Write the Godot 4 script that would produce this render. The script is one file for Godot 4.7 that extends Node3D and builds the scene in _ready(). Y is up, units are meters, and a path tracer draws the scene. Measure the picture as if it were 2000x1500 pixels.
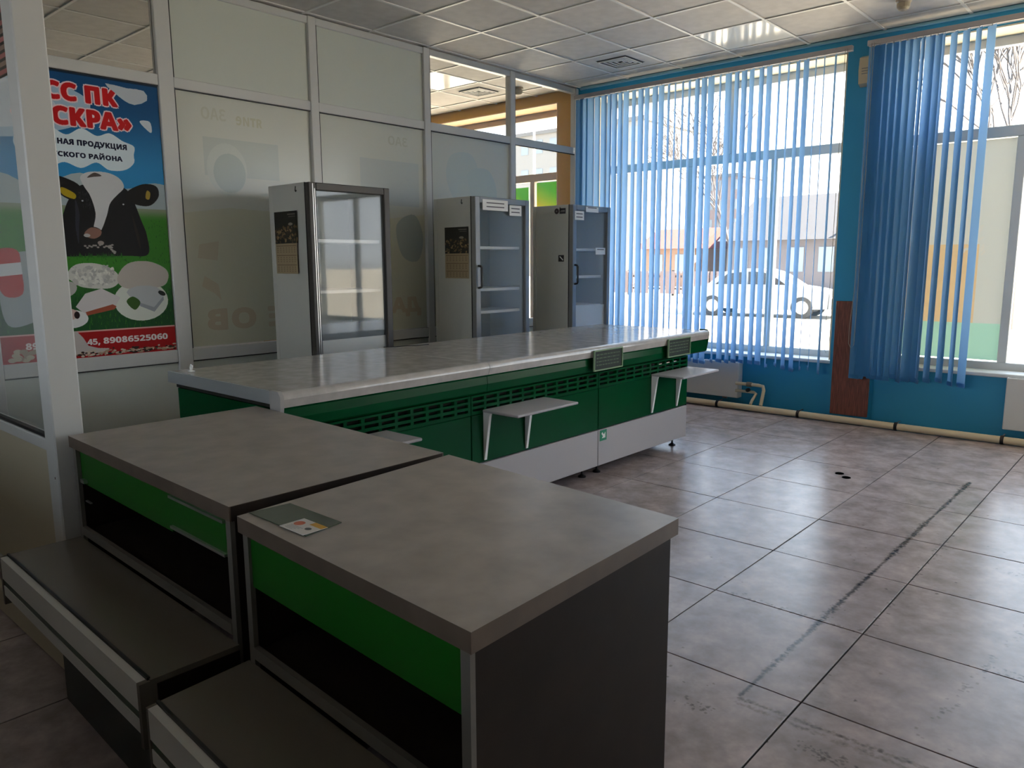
extends Node3D
# A vacated food shop: glazed partition with fridges, long green service counter, two display tables, blue window wall.

var M := {}
var rng := RandomNumberGenerator.new()
var box_cache := {}
var names := {}
const CEIL := 3.19
const WALL_Z := -6.80

# ------------------------------------------------------------------ small helpers
func mat(col: Color, rough := 0.6, metal := 0.0) -> StandardMaterial3D:
	var m := StandardMaterial3D.new()
	m.albedo_color = col
	m.roughness = rough
	m.metallic = metal
	return m

func glass(col: Color, alpha: float) -> StandardMaterial3D:
	var m := StandardMaterial3D.new()
	m.transparency = BaseMaterial3D.TRANSPARENCY_ALPHA
	m.albedo_color = Color(col.r, col.g, col.b, alpha)
	m.roughness = 0.03
	m.metallic_specular = 0.36
	return m

func numbered(called: String) -> String:
	if not names.has(called):
		names[called] = 0
		return called
	names[called] += 1
	return "%s_%03d" % [called, names[called]]

func tag(o: Node, label: String, category := "", group := "", kind := "") -> void:
	o.set_meta("label", label)
	if category: o.set_meta("category", category)
	if group: o.set_meta("group", group)
	if kind: o.set_meta("kind", kind)

func thing(called: String, label: String, category: String, at := Vector3.ZERO, group := "", turn := 0.0) -> Node3D:
	var o := Node3D.new()
	o.name = numbered(called)
	add_child(o, true)
	o.position = at
	o.rotation.y = turn
	tag(o, label, category, group)
	return o

func part(parent: Node3D, called: String, mesh: Mesh, m: Material, at := Vector3.ZERO, rot := Vector3.ZERO) -> MeshInstance3D:
	var o := MeshInstance3D.new()
	o.name = numbered(called) if parent == self else called
	o.mesh = mesh
	o.material_override = m
	parent.add_child(o, true)
	o.position = at
	o.rotation = rot
	return o

func tri(st: SurfaceTool, a: Vector3, b: Vector3, c: Vector3, n: Vector3) -> void:
	if (b - a).cross(c - a).dot(n) > 0.0:
		var t := b
		b = c
		c = t
	for v in [a, b, c]:
		st.set_normal(n)
		var u := Vector2(v.x, v.z)
		if absf(n.x) > 0.7: u = Vector2(v.z, v.y)
		elif absf(n.z) > 0.7: u = Vector2(v.x, v.y)
		st.set_uv(u)
		st.add_vertex(v)

func quad(st: SurfaceTool, a: Vector3, b: Vector3, c: Vector3, d: Vector3, n := Vector3.ZERO) -> void:
	if n == Vector3.ZERO:
		n = (c - a).cross(d - b).normalized()
	tri(st, a, b, c, n)
	tri(st, a, c, d, n)

func begin() -> SurfaceTool:
	var st := SurfaceTool.new()
	st.begin(Mesh.PRIMITIVE_TRIANGLES)
	return st

# chamfered box added to a SurfaceTool
func add_box(st: SurfaceTool, c: Vector3, s: Vector3, bev := 0.002) -> void:
	var h := s * 0.5
	bev = minf(bev, minf(h.x, minf(h.y, h.z)) * 0.8)
	var k := h - Vector3.ONE * bev
	for ax in 3:
		var u := (ax + 1) % 3
		var v := (ax + 2) % 3
		for sg in [-1.0, 1.0]:
			var p := []
			for q in [[-1, -1], [1, -1], [1, 1], [-1, 1]]:
				var w := Vector3.ZERO
				w[ax] = h[ax] * sg
				w[u] = k[u] * q[0]
				w[v] = k[v] * q[1]
				p.append(c + w)
			var n := Vector3.ZERO
			n[ax] = sg
			quad(st, p[0], p[1], p[2], p[3], n)
		if bev > 0.0:
			for su in [-1.0, 1.0]:
				for sv in [-1.0, 1.0]:
					var p := []
					for q in [[-1, 0], [1, 0], [1, 1], [-1, 1]]:
						var w := Vector3.ZERO
						w[ax] = k[ax] * q[0]
						w[u] = (h[u] if q[1] == 0 else k[u]) * su
						w[v] = (k[v] if q[1] == 0 else h[v]) * sv
						p.append(c + w)
					var n := Vector3.ZERO
					n[u] = su
					n[v] = sv
					quad(st, p[0], p[1], p[2], p[3], n.normalized())
	if bev > 0.0:
		for sx in [-1.0, 1.0]:
			for sy in [-1.0, 1.0]:
				for sz in [-1.0, 1.0]:
					tri(st, c + Vector3(h.x * sx, k.y * sy, k.z * sz), c + Vector3(k.x * sx, h.y * sy, k.z * sz), c + Vector3(k.x * sx, k.y * sy, h.z * sz), Vector3(sx, sy, sz).normalized())

func bx(s: Vector3, bev := 0.002) -> Mesh:
	var key := [s, bev]
	if not box_cache.has(key):
		var st := begin()
		add_box(st, Vector3.ZERO, s, bev)
		box_cache[key] = st.commit()
	return box_cache[key]

# box by its low and high corner
func span(parent: Node3D, called: String, lo: Vector3, hi: Vector3, m: Material, bev := 0.002) -> MeshInstance3D:
	return part(parent, called, bx(hi - lo, bev), m, (lo + hi) * 0.5)

func boxes(list: Array, bev := 0.002) -> Mesh:
	var st := begin()
	for b in list:
		add_box(st, (b[0] + b[1]) * 0.5, b[1] - b[0], bev)
	return st.commit()

# a prism over a 2D outline; f maps (x, y) of the outline and depth 0 or 1 to space
func prism(outline: PackedVector2Array, f0: Callable, f1: Callable) -> Mesh:
	var st := begin()
	add_prism(st, outline, f0, f1)
	return st.commit()

func add_prism(st: SurfaceTool, outline: PackedVector2Array, f0: Callable, f1: Callable) -> void:
	var n := outline.size()
	var mid := Vector3.ZERO
	for p in outline:
		mid += f0.call(p) + f1.call(p)
	mid /= 2.0 * n
	var idx := Geometry2D.triangulate_polygon(outline)
	var ax: Vector3 = (f1.call(outline[0]) - f0.call(outline[0])).normalized()
	for i in range(0, idx.size(), 3):
		tri(st, f0.call(outline[idx[i]]), f0.call(outline[idx[i + 1]]), f0.call(outline[idx[i + 2]]), -ax)
		tri(st, f1.call(outline[idx[i]]), f1.call(outline[idx[i + 1]]), f1.call(outline[idx[i + 2]]), ax)
	var cw := Geometry2D.is_polygon_clockwise(outline)
	for i in n:
		var a: Vector3 = f0.call(outline[i])
		var b: Vector3 = f0.call(outline[(i + 1) % n])
		var c: Vector3 = f1.call(outline[(i + 1) % n])
		var d: Vector3 = f1.call(outline[i])
		var nn := (b - a).cross(d - a).normalized()
		# turn outwards: compare with the flat outward normal of the outline's edge
		var e := outline[(i + 1) % n] - outline[i]
		var o2 := Vector2(e.y, -e.x) if not cw else Vector2(-e.y, e.x)
		var probe: Vector3 = f0.call(outline[i] + o2.normalized() * 0.001) - a
		if nn.dot(probe) < 0.0: nn = -nn
		quad(st, a, b, c, d, nn)

func tube(path: PackedVector3Array, r: float, sides := 10, closed := false) -> Mesh:
	var st := begin()
	add_tube(st, path, r, sides, closed)
	return st.commit()

func add_tube(st: SurfaceTool, path: PackedVector3Array, r: float, sides := 10, closed := false, r2 := -1.0) -> void:
	var rings := []
	var n := path.size()
	var up := Vector3.UP
	for i in n:
		var a := path[(i - 1 + n) % n] if closed else path[maxi(i - 1, 0)]
		var b := path[(i + 1) % n] if closed else path[mini(i + 1, n - 1)]
		var t := (b - a).normalized()
		if absf(t.dot(up)) > 0.95: up = Vector3.RIGHT if absf(t.x) < 0.9 else Vector3.BACK
		var x := t.cross(up).normalized()
		up = x.cross(t).normalized()
		var rr := r if r2 < 0.0 else lerpf(r, r2, float(i) / (n - 1))
		var ring := []
		for k in sides:
			var an := TAU * k / sides
			var d := x * cos(an) + up * sin(an)
			ring.append([path[i] + d * rr, d])
		rings.append(ring)
	var m := n if closed else n - 1
	for i in m:
		var A: Array = rings[i]
		var B: Array = rings[(i + 1) % n]
		for k in sides:
			var k2 := (k + 1) % sides
			for q in [[A[k], A[k2], B[k2]], [A[k], B[k2], B[k]]]:
				var vs: Array = q
				if ((vs[1][0] - vs[0][0]) as Vector3).cross(vs[2][0] - vs[0][0]).dot(vs[0][1] + vs[1][1] + vs[2][1]) > 0.0:
					vs = [vs[0], vs[2], vs[1]]
				for v in vs:
					st.set_normal(v[1])
					st.set_uv(Vector2.ZERO)
					st.add_vertex(v[0])
	if not closed:
		for e in [0, n - 1]:
			var t := (path[1] - path[0]).normalized() * -1.0 if e == 0 else (path[n - 1] - path[n - 2]).normalized()
			for k in range(1, sides - 1):
				tri(st, rings[e][0][0], rings[e][k][0], rings[e][k + 1][0], t)

# turned profile: list of (radius, height), around +y
func lathe(profile: PackedVector2Array, sides := 20) -> Mesh:
	var st := begin()
	for i in profile.size() - 1:
		var a := profile[i]
		var b := profile[i + 1]
		var d := b - a
		var n2 := Vector2(d.y, -d.x).normalized()
		for k in sides:
			var t0 := TAU * k / sides
			var t1 := TAU * (k + 1) / sides
			var p := [Vector3(a.x * cos(t0), a.y, a.x * sin(t0)), Vector3(a.x * cos(t1), a.y, a.x * sin(t1)), Vector3(b.x * cos(t1), b.y, b.x * sin(t1)), Vector3(b.x * cos(t0), b.y, b.x * sin(t0))]
			var tm := (t0 + t1) * 0.5
			quad(st, p[0], p[1], p[2], p[3], Vector3(n2.x * cos(tm), n2.y, n2.x * sin(tm)))
	return st.commit()

# flat sheet with its own 0..1 texture coordinates: origin at top left, right and down vectors
func sheet(o: Vector3, right: Vector3, down: Vector3, bend := 0.0, segs := 1) -> Mesh:
	var st := begin()
	var n := down.cross(right).normalized()
	for i in segs:
		var t0 := float(i) / segs
		var t1 := float(i + 1) / segs
		var a := o + right * t0 + n * bend * t0 * t0
		var b := o + right * t1 + n * bend * t1 * t1
		var vs := [[a, Vector2(t0, 0)], [b, Vector2(t1, 0)], [b + down, Vector2(t1, 1)], [a + down, Vector2(t0, 1)]]
		for q in [[0, 1, 2], [0, 2, 3]]:
			var w := [vs[q[0]], vs[q[1]], vs[q[2]]]
			if ((w[1][0] - w[0][0]) as Vector3).cross(w[2][0] - w[0][0]).dot(n) > 0.0:
				w = [w[0], w[2], w[1]]
			for v in w:
				st.set_normal(n)
				st.set_uv(v[1])
				st.add_vertex(v[0])
	return st.commit()

# ------------------------------------------------------------------ drawing into images
func noise(freq: float, seed_: int, oct := 4) -> FastNoiseLite:
	var n := FastNoiseLite.new()
	n.seed = seed_
	n.frequency = freq
	n.noise_type = FastNoiseLite.TYPE_SIMPLEX_SMOOTH
	n.fractal_octaves = oct
	return n

func noise_tex(freq: float, lo: Color, hi: Color, seed_: int, size := 512, oct := 4) -> NoiseTexture2D:
	var t := NoiseTexture2D.new()
	t.width = size
	t.height = size
	t.seamless = true
	t.noise = noise(freq, seed_, oct)
	var g := Gradient.new()
	g.set_color(0, lo)
	g.set_color(1, hi)
	t.color_ramp = g
	return t

func fill_poly(im: Image, pts: PackedVector2Array, col: Color) -> void:
	var lo := 1e9
	var hi := -1e9
	for p in pts:
		lo = minf(lo, p.y)
		hi = maxf(hi, p.y)
	var n := pts.size()
	for y in range(maxi(0, int(floor(lo))), mini(im.get_height() - 1, int(ceil(hi))) + 1):
		var yy := y + 0.5
		var xs := []
		for i in n:
			var a := pts[i]
			var b := pts[(i + 1) % n]
			if (a.y <= yy) != (b.y <= yy):
				xs.append(a.x + (yy - a.y) / (b.y - a.y) * (b.x - a.x))
		xs.sort()
		for i in range(0, xs.size() - 1, 2):
			var x0 := maxi(0, int(round(xs[i])))
			var x1 := mini(im.get_width(), int(round(xs[i + 1])))
			if x1 > x0:
				im.fill_rect(Rect2i(x0, y, x1 - x0, 1), col)

func smooth(pts: PackedVector2Array, k := 5) -> PackedVector2Array:
	var out := PackedVector2Array()
	var n := pts.size()
	for i in n:
		for j in k:
			out.append(pts[i].cubic_interpolate(pts[(i + 1) % n], pts[(i - 1 + n) % n], pts[(i + 2) % n], float(j) / k))
	return out

func oval(c: Vector2, r: Vector2, turn := 0.0, k := 28) -> PackedVector2Array:
	var out := PackedVector2Array()
	for i in k:
		out.append(c + (Vector2(cos(TAU * i / k) * r.x, sin(TAU * i / k) * r.y)).rotated(turn))
	return out

func glyphs(text: String, bold := true) -> PackedVector2Array:
	var f := SystemFont.new()
	f.font_names = PackedStringArray(["Droid Sans"])
	f.font_weight = 700 if bold else 400
	var t := TextMesh.new()
	t.text = text
	t.font = f
	t.font_size = 64
	t.pixel_size = 0.01
	t.depth = 0.0
	t.curve_step = 1.0
	var out := PackedVector2Array()
	if t.get_surface_count() == 0: return out
	var arr := t.surface_get_arrays(0)
	var vs: PackedVector3Array = arr[Mesh.ARRAY_VERTEX]
	var id: PackedInt32Array = arr[Mesh.ARRAY_INDEX] if arr[Mesh.ARRAY_INDEX] != null else PackedInt32Array()
	if id.is_empty():
		for v in vs: out.append(Vector2(v.x, -v.y))
	else:
		for i in id: out.append(Vector2(vs[i].x, -vs[i].y))
	return out

# lettering fitted into a box (x, y, w, h); grow thickens every stroke
func letter(im: Image, tris: PackedVector2Array, at: Rect2, col: Color, grow := 0.0, mirror := false) -> void:
	var lo := Vector2(1e9, 1e9)
	var hi := -lo
	for p in tris:
		lo = lo.min(p)
		hi = hi.max(p)
	var sc := at.size / (hi - lo)
	var offs := [Vector2.ZERO]
	if grow > 0.0:
		for k in 8: offs.append(Vector2.from_angle(TAU * k / 8) * grow)
	for o in offs:
		for i in range(0, tris.size(), 3):
			var q := PackedVector2Array()
			for j in 3:
				var p := (tris[i + j] - lo) * sc
				if mirror: p.x = at.size.x - p.x
				q.append(at.position + p + o)
			fill_poly(im, q, col)

func speckle(im: Image, area: Rect2, count: int, r: Vector2, cols: Array) -> void:
	for i in count:
		var c := Vector2(rng.randf_range(area.position.x, area.end.x), rng.randf_range(area.position.y, area.end.y))
		var s := rng.randf_range(r.x, r.y)
		fill_poly(im, oval(c, Vector2(s, s * rng.randf_range(0.4, 1.0)), rng.randf() * PI, 8), cols[rng.randi() % cols.size()])

func picture(im: Image, rough := 0.35) -> StandardMaterial3D:
	im.generate_mipmaps()
	var m := mat(Color.WHITE, rough)
	m.albedo_texture = ImageTexture.create_from_image(im)
	m.texture_repeat = false
	return m

func canvas(w: int, h: int, col: Color) -> Image:
	var im := Image.create(w, h, false, Image.FORMAT_RGB8)
	im.fill(col)
	return im

# ------------------------------------------------------------------ the scene
func _ready() -> void:
	rng.seed = 7
	camera_and_light()
	materials()
	shell()
	partition()
	side_partition()
	counter()
	fridges()
	tables()
	back_cabinet()
	blinds()
	wall_fittings()
	ceiling_fittings()
	outside()

func camera_and_light() -> void:
	var cam := Camera3D.new()
	cam.name = "camera"
	cam.fov = 53.25
	cam.near = 0.05
	cam.far = 400.0
	cam.basis = Basis(Vector3.UP, 0.726493) * Basis(Vector3.RIGHT, -0.158062) * Basis(Vector3.BACK, -0.0054553)
	cam.position = Vector3(0, 1.39, 0)
	add_child(cam)
	cam.current = true
	var env := Environment.new()
	var sky := Sky.new()
	var ps := ProceduralSkyMaterial.new()
	ps.sky_top_color = Color(0.74, 0.83, 0.92)
	ps.sky_horizon_color = Color(0.93, 0.95, 0.97)
	ps.sky_curve = 0.2
	ps.ground_bottom_color = Color(0.55, 0.53, 0.5)
	ps.ground_horizon_color = Color(0.85, 0.86, 0.86)
	ps.sky_energy_multiplier = 1.0
	ps.energy_multiplier = 3.0
	sky.sky_material = ps
	env.background_mode = Environment.BG_SKY
	env.sky = sky
	env.ambient_light_source = Environment.AMBIENT_SOURCE_SKY
	env.tonemap_mode = Environment.TONE_MAPPER_LINEAR
	env.tonemap_exposure = 2.35
	env.sdfgi_enabled = true
	env.ssao_enabled = true
	env.ssil_enabled = true
	var we := WorldEnvironment.new()
	we.name = "world_environment"
	we.environment = env
	add_child(we)
	var sun := DirectionalLight3D.new()
	sun.name = "sun"
	sun.light_color = Color(1.0, 0.95, 0.86)
	sun.light_energy = 14.0
	sun.light_angular_distance = 0.6
	sun.shadow_enabled = true
	sun.rotation = Vector3(deg_to_rad(-42), deg_to_rad(90), 0)
	add_child(sun)

func materials() -> void:
	M.white = mat(Color(0.86, 0.86, 0.85), 0.35)
	M.frame = mat(Color(0.80, 0.80, 0.79), 0.32)
	M.panel = mat(Color(0.78, 0.80, 0.765), 0.4)
	M.board = mat(Color(0.76, 0.72, 0.62), 0.45)
	M.blue = mat(Color(0.17, 0.58, 0.73), 0.55)
	M.yellow = mat(Color(0.80, 0.60, 0.20), 0.6)
	M.cream = mat(Color(0.90, 0.85, 0.74), 0.6)
	M.plaster = mat(Color(0.80, 0.80, 0.78), 0.8)
	M.dark = mat(Color(0.05, 0.05, 0.05), 0.6)
	M.rubber = mat(Color(0.04, 0.04, 0.04), 1.0)
	M.rubber.metallic_specular = 0.0
	M.gasket = mat(Color(0.06, 0.06, 0.07), 0.5)
	M.clear = glass(Color(0.95, 1.0, 1.0), 0.03)
	M.tinted = glass(Color(0.70, 0.80, 0.84), 0.06)
	M.fridge_glass = glass(Color(0.85, 0.93, 0.97), 0.08)
	M.steel = mat(Color(0.75, 0.75, 0.74), 0.3, 0.9)
	M.bronze = mat(Color(0.24, 0.225, 0.21), 0.5)
	M.alu = mat(Color(0.55, 0.55, 0.55), 0.35, 0.6)
	M.paper = mat(Color(0.93, 0.93, 0.92), 0.8)
	M.ink = mat(Color(0.12, 0.12, 0.14), 0.8)
	var g := mat(Color(0.01, 0.27, 0.14), 0.22)
	g.metallic_specular = 0.18
	M.green = g
	M.green_matt = mat(Color(0.02, 0.34, 0.03), 0.4)
	M.kick = mat(Color(0.68, 0.665, 0.675), 0.4)
	M.cream_pipe = mat(Color(0.86, 0.80, 0.68), 0.45)
	var slat := mat(Color(0.26, 0.54, 0.73), 0.8)
	slat.backlight_enabled = true
	slat.backlight = Color(0.78, 0.88, 0.97)
	M.slat = slat
	# grey laminate with a faint cloudy print
	var top := mat(Color(0.70, 0.66, 0.62), 0.34)
	top.albedo_texture = noise_tex(0.012, Color(0.80, 0.80, 0.80), Color(0.94, 0.94, 0.94), 4, 512, 5)
	top.uv1_triplanar = true
	top.uv1_scale = Vector3.ONE * 1.1
	M.laminate = top
	var edge := mat(Color(0.40, 0.34, 0.29), 0.5)
	edge.albedo_texture = noise_tex(0.02, Color(0.8, 0.8, 0.8), Color(1, 1, 1), 5, 256)
	edge.uv1_triplanar = true
	M.edge = edge
	var carc := mat(Color(0.19, 0.16, 0.14), 0.5)
	carc.metallic_specular = 0.25
	carc.albedo_texture = noise_tex(0.02, Color(0.85, 0.85, 0.85), Color(1, 1, 1), 6, 256)
	carc.uv1_triplanar = true
	M.carcass = carc
	var wt := mat(Color(0.78, 0.76, 0.74), 0.16)
	wt.albedo_texture = noise_tex(0.02, Color(0.86, 0.86, 0.86), Color(1, 1, 1), 9, 512)
	wt.uv1_triplanar = true
	wt.roughness_texture = noise_tex(0.02, Color(0.75, 0.75, 0.75), Color(1, 1, 1), 10, 256)
	M.worktop = wt
	var wood := mat(Color(0.36, 0.22, 0.16), 0.5)
	wood.albedo_texture = noise_tex(0.03, Color(0.55, 0.5, 0.5), Color(1, 1, 1), 12, 512, 5)
	wood.uv1_triplanar = true
	wood.uv1_scale = Vector3(6, 0.4, 6)
	wood.albedo_color = Color(0.60, 0.35, 0.28)
	M.wood = wood
	M.tiles = []
	for k in 4:
		var c := mat(Color.from_hsv(0.09, 0.055, 0.80 + 0.02 * k), 0.75)
		c.albedo_texture = noise_tex(0.03, Color(0.93, 0.93, 0.93), Color(1, 1, 1), 30 + k, 256)
		c.uv1_triplanar = true
		M.tiles.append(c)
	M.bar = mat(Color(0.88, 0.87, 0.85), 0.4)
	M.acrylic = mat(Color(0.95, 0.94, 0.91), 0.16)

func floor_material() -> StandardMaterial3D:
	var S := 1600
	var base := noise(0.020, 3, 7)
	base.fractal_gain = 0.68
	var im := base.get_image(S, S)
	im.convert(Image.FORMAT_RGB8)
	im.adjust_bcs(1.0, 0.20, 1.0)
	im.adjust_bcs(1.62, 1.0, 1.0)
	var k := S / 7.2
	var put := func(x: float, z: float, r: float, dark: float) -> void:
		var cx := (x + 5.2) * k
		var cy := (z + 6.9) * k
		for yy in range(maxi(0, int(cy - r * k)), mini(S, int(cy + r * k) + 1)):
			for xx in range(maxi(0, int(cx - r * k)), mini(S, int(cx + r * k) + 1)):
				if Vector2(xx - cx, yy - cy).length() < r * k:
					im.set_pixel(xx, yy, im.get_pixel(xx, yy).lerp(Color(0.10, 0.085, 0.07), dark))
	# old sealant line of a removed counter, with crumbs of dirt along it
	for seg in [[Vector2(-0.95, -5.42), Vector2(-0.975, -2.20), 2600, 0.16], [Vector2(-0.975, -2.185), Vector2(-0.30, -2.20), 420, 0.07], [Vector2(-0.97, -2.155), Vector2(-0.45, -2.165), 260, 0.05]]:
		for i in seg[2]:
			var t := rng.randf()
			var p: Vector2 = (seg[0] as Vector2).lerp(seg[1], t)
			var thick := 0.5 + 0.5 * sin(t * 31.0) * sin(t * 13.0 + 1.0)
			put.call(p.x + rng.randfn() * lerpf(0.002, 0.008, thick), p.y + rng.randfn() * 0.006, rng.randf_range(0.003, 0.007), seg[3] * lerpf(0.7, 1.5, thick))
	# grime along some joints
	for seg in [[Vector2(-0.81, -4.4), Vector2(-0.81, -2.9), 60], [Vector2(-0.21, -4.6), Vector2(-0.49, -2.3), 120], [Vector2(-1.4, -2.9), Vector2(-0.8, -2.9), 60]]:
		for i in seg[2]:
			var p: Vector2 = (seg[0] as Vector2).lerp(seg[1], rng.randf())
			put.call(p.x + rng.randfn() * 0.012, p.y + rng.randfn() * 0.012, rng.randf_range(0.003, 0.007), 0.22)
	# rubbed heel marks and rings
	for s in [[-0.655, -2.09, 0.05, 60], [-1.06, -2.075, 0.04, 24], [-0.33, -2.94, 0.06, 60], [-0.47, -3.94, 0.04, 24]]:
		for i in s[3]:
			var row := float(i % 4) * 0.014
			put.call(s[0] + rng.randfn() * s[2], s[1] + row + rng.randfn() * 0.006, rng.randf_range(0.002, 0.006), 0.25)
	for i in 260:
		put.call(rng.randf_range(-3.0, 0.6), rng.randf_range(-6.4, -1.6), rng.randf_range(0.002, 0.006), rng.randf_range(0.15, 0.4))
	im.convert(Image.FORMAT_RGB8)
	var m := picture(im, 0.26)
	m.metallic_specular = 0.36
	m.albedo_color = Color(0.80, 0.73, 0.72)
	return m

func struct(o: Node, label: String) -> void:
	o.set_meta("kind", "structure")
	o.set_meta("label", label)

func shell() -> void:
	# floor: grout bed with single tiles
	var fl := part(self, "floor", bx(Vector3(18.2, 0.2, 13.0), 0), mat(Color(0.13, 0.10, 0.095), 0.95), Vector3(-3.0, -0.104, -0.7))
	struct(fl, "shop floor laid with square pale stone tiles and dark joints")
	var fm := floor_material()
	var pitch := 0.6
	for ix in range(-7, 5):
		for iz in range(-6, 6):
			var x0 := -0.81 + ix * pitch
			var z0 := -3.49 + iz * pitch
			var z1 := z0 + pitch
			if x0 < -5.15 or z1 > 0.75: continue
			z0 = maxf(z0, -6.88)
			if z1 - z0 < 0.05: continue
			var st := begin()
			var g := 0.0032
			var b := 0.0007
			var y := rng.randf_range(-0.0006, 0.0006)
			var lo := Vector2(x0 + g, z0 + g)
			var hi := Vector2(x0 + pitch - g, z1 - g)
			var pts := []
			for q in [[0, 0], [1, 0], [1, 1], [0, 1]]:
				pts.append(Vector2(lo.x if q[0] == 0 else hi.x, lo.y if q[1] == 0 else hi.y))
			var ctr := (lo + hi) * 0.5
			var tiltx := rng.randf_range(-0.0012, 0.0012)
			var tiltz := rng.randf_range(-0.0012, 0.0012)
			var top := []
			var rim := []
			for p in pts:
				var inn: Vector2 = p - Vector2(signf(p.x - ctr.x), signf(p.y - ctr.y)) * b
				top.append(Vector3(inn.x, y + (inn.x - ctr.x) * tiltx + (inn.y - ctr.y) * tiltz, inn.y))
				rim.append(Vector3(p.x, y - b, p.y))
			var n := Vector3(-tiltx, 1, -tiltz).normalized()
			var faces := [[top[0], top[1], top[2], top[3], n]]
			for k in 4:
				var k2 := (k + 1) % 4
				var dirs: Vector3 = ((rim[k] + rim[k2]) * 0.5 - Vector3(ctr.x, y, ctr.y)).normalized()
				faces.append([rim[k], rim[k2], top[k2], top[k], (dirs + Vector3.UP).normalized()])
				faces.append([rim[k] - Vector3(0, 0.006, 0), rim[k2] - Vector3(0, 0.006, 0), rim[k2], rim[k], dirs])
			for f in faces:
				for q in [[0, 1, 2], [0, 2, 3]]:
					var w := [f[q[0]], f[q[1]], f[q[2]]]
					if ((w[1] - w[0]) as Vector3).cross(w[2] - w[0]).dot(f[4]) > 0.0: w = [w[0], w[2], w[1]]
					for v in w:
						st.set_normal(f[4])
						st.set_uv(Vector2((v.x + 5.2) / 7.2, (v.z + 6.9) / 7.2))
						st.add_vertex(v)
			var t := part(fl, "tile", st.commit(), fm)
			t.position = -fl.position

	# ceiling: a slab with single mineral panels on a white grid
	var ce := part(self, "ceiling", bx(Vector3(16.8, 0.03, 12.4), 0), M.plaster, Vector3(-3.4, CEIL + 0.115, -0.75))
	struct(ce, "suspended ceiling of square pale panels in a white metal grid")
	var rest := begin()   # the plain part of the ceiling, out of sight behind the camera
	add_box(rest, Vector3(-3.0, CEIL + 0.02, 2.6), Vector3(17.6, 0.02, 5.6), 0.0)
	add_box(rest, Vector3(3.6, CEIL + 0.02, -3.45), Vector3(4.1, 0.02, 6.6), 0.0)
	var rp := part(ce, "plain_ceiling", rest.commit(), M.plaster)
	rp.position = -ce.position
	var px := 0.6
	var pz := 0.61
	var skip := {Vector2i(0, 3): 1, Vector2i(-5, 2): 1}
	for ix in range(-12, 7):
		for iz in range(-1, 10):
			var x0 := -3.25 + ix * px
			var z0 := -5.88 + (iz - 1) * pz
			var z1 := z0 + pz
			z0 = maxf(z0, -6.78)
			if iz == -1: continue
			if skip.has(Vector2i(ix, iz)): pass
			var lamp := (ix == 0 and iz == 0) or (ix == -5 and iz == 1)
			var vent := (ix == -2 and iz == 0) or (ix == -5 and iz == 0)
			if lamp: continue
			if vent:
				var cc := Vector3(x0 + px * 0.5, CEIL + 0.010, (z0 + z1) * 0.5) - ce.position
				var w := px * 0.5 - 0.003
				var d := (z1 - z0) * 0.5 - 0.003
				part(ce, "ceiling_panel", boxes([[Vector3(-w, -0.007, -d), Vector3(-0.155, 0.007, d)], [Vector3(0.155, -0.007, -d), Vector3(w, 0.007, d)], [Vector3(-0.155, -0.007, -d), Vector3(0.155, 0.007, -0.155)], [Vector3(-0.155, -0.007, 0.155), Vector3(0.155, 0.007, d)]], 0.0), M.tiles[0], cc)
				continue
			var p := part(ce, "ceiling_panel", bx(Vector3(px - 0.006, 0.014, z1 - z0 - 0.006), 0.0015), M.tiles[rng.randi() % 4])
			p.position = Vector3(x0 + px * 0.5, CEIL + 0.010 + rng.randf_range(-0.001, 0.002), (z0 + z1) * 0.5) - ce.position
			p.rotation = Vector3(rng.randf_range(-0.002, 0.002), 0, rng.randf_range(-0.002, 0.002))
	# the strip of cut panels along the window wall
	for ix in range(-12, 7):
		var p := part(ce, "ceiling_panel", bx(Vector3(px - 0.006, 0.014, 0.284), 0.0015), M.tiles[rng.randi() % 4])
		p.position = Vector3(-3.25 + ix * px + 0.3, CEIL + 0.011, -6.637) - ce.position
	for ix in range(-12, 8):
		var b := part(ce, "grid_bar", bx(Vector3(0.022, 0.008, 6.5), 0.001), M.bar)
		b.position = Vector3(-3.25 + ix * px, CEIL + 0.0005, -3.55) - ce.position
	for iz in range(0, 11):
		var b := part(ce, "grid_bar", bx(Vector3(11.4, 0.008, 0.022), 0.001), M.bar)
		b.position = Vector3(-4.75, CEIL, -6.49 + iz * pz) - ce.position

	# window wall: blue in the shop, ochre in the neighbouring room
	var zb := -7.2
	var wb := part(self, "wall_back", boxes([
		[Vector3(-5.11, 3.07, zb), Vector3(4.8, 3.3, WALL_Z)],
		[Vector3(-5.11, 0, zb), Vector3(-4.95, 3.07, WALL_Z)],
		[Vector3(-4.95, 0, zb), Vector3(-2.33, 0.49, -6.90)],
		[Vector3(-2.33, 0, zb), Vector3(-1.99, 3.07, WALL_Z)],
		[Vector3(-1.99, 0, zb), Vector3(4.2, 0.49, -6.90)],
		[Vector3(4.2, 0, zb), Vector3(4.8, 3.07, WALL_Z)]], 0.0), M.blue)
	struct(wb, "bright blue painted wall around the two shop windows")
	var wy := part(self, "wall_back_beyond", boxes([
		[Vector3(-11.8, 3.09, zb), Vector3(-5.112, 3.3, WALL_Z)],
		[Vector3(-5.36, 0, zb), Vector3(-5.112, 3.09, WALL_Z)],
		[Vector3(-11.8, 0, zb), Vector3(-5.36, 0.5, WALL_Z)],
		[Vector3(-11.8, 0.5, zb), Vector3(-9.4, 3.09, WALL_Z)]], 0.0), M.yellow)
	struct(wy, "ochre yellow wall and bulkhead of the neighbouring room")
	var wr := span(self, "wall_right", Vector3(4.6, 0, -7.2), Vector3(4.8, 3.3, 5.6), M.plaster, 0.0)
	struct(wr, "plain pale wall on the right, outside the picture")
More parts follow.
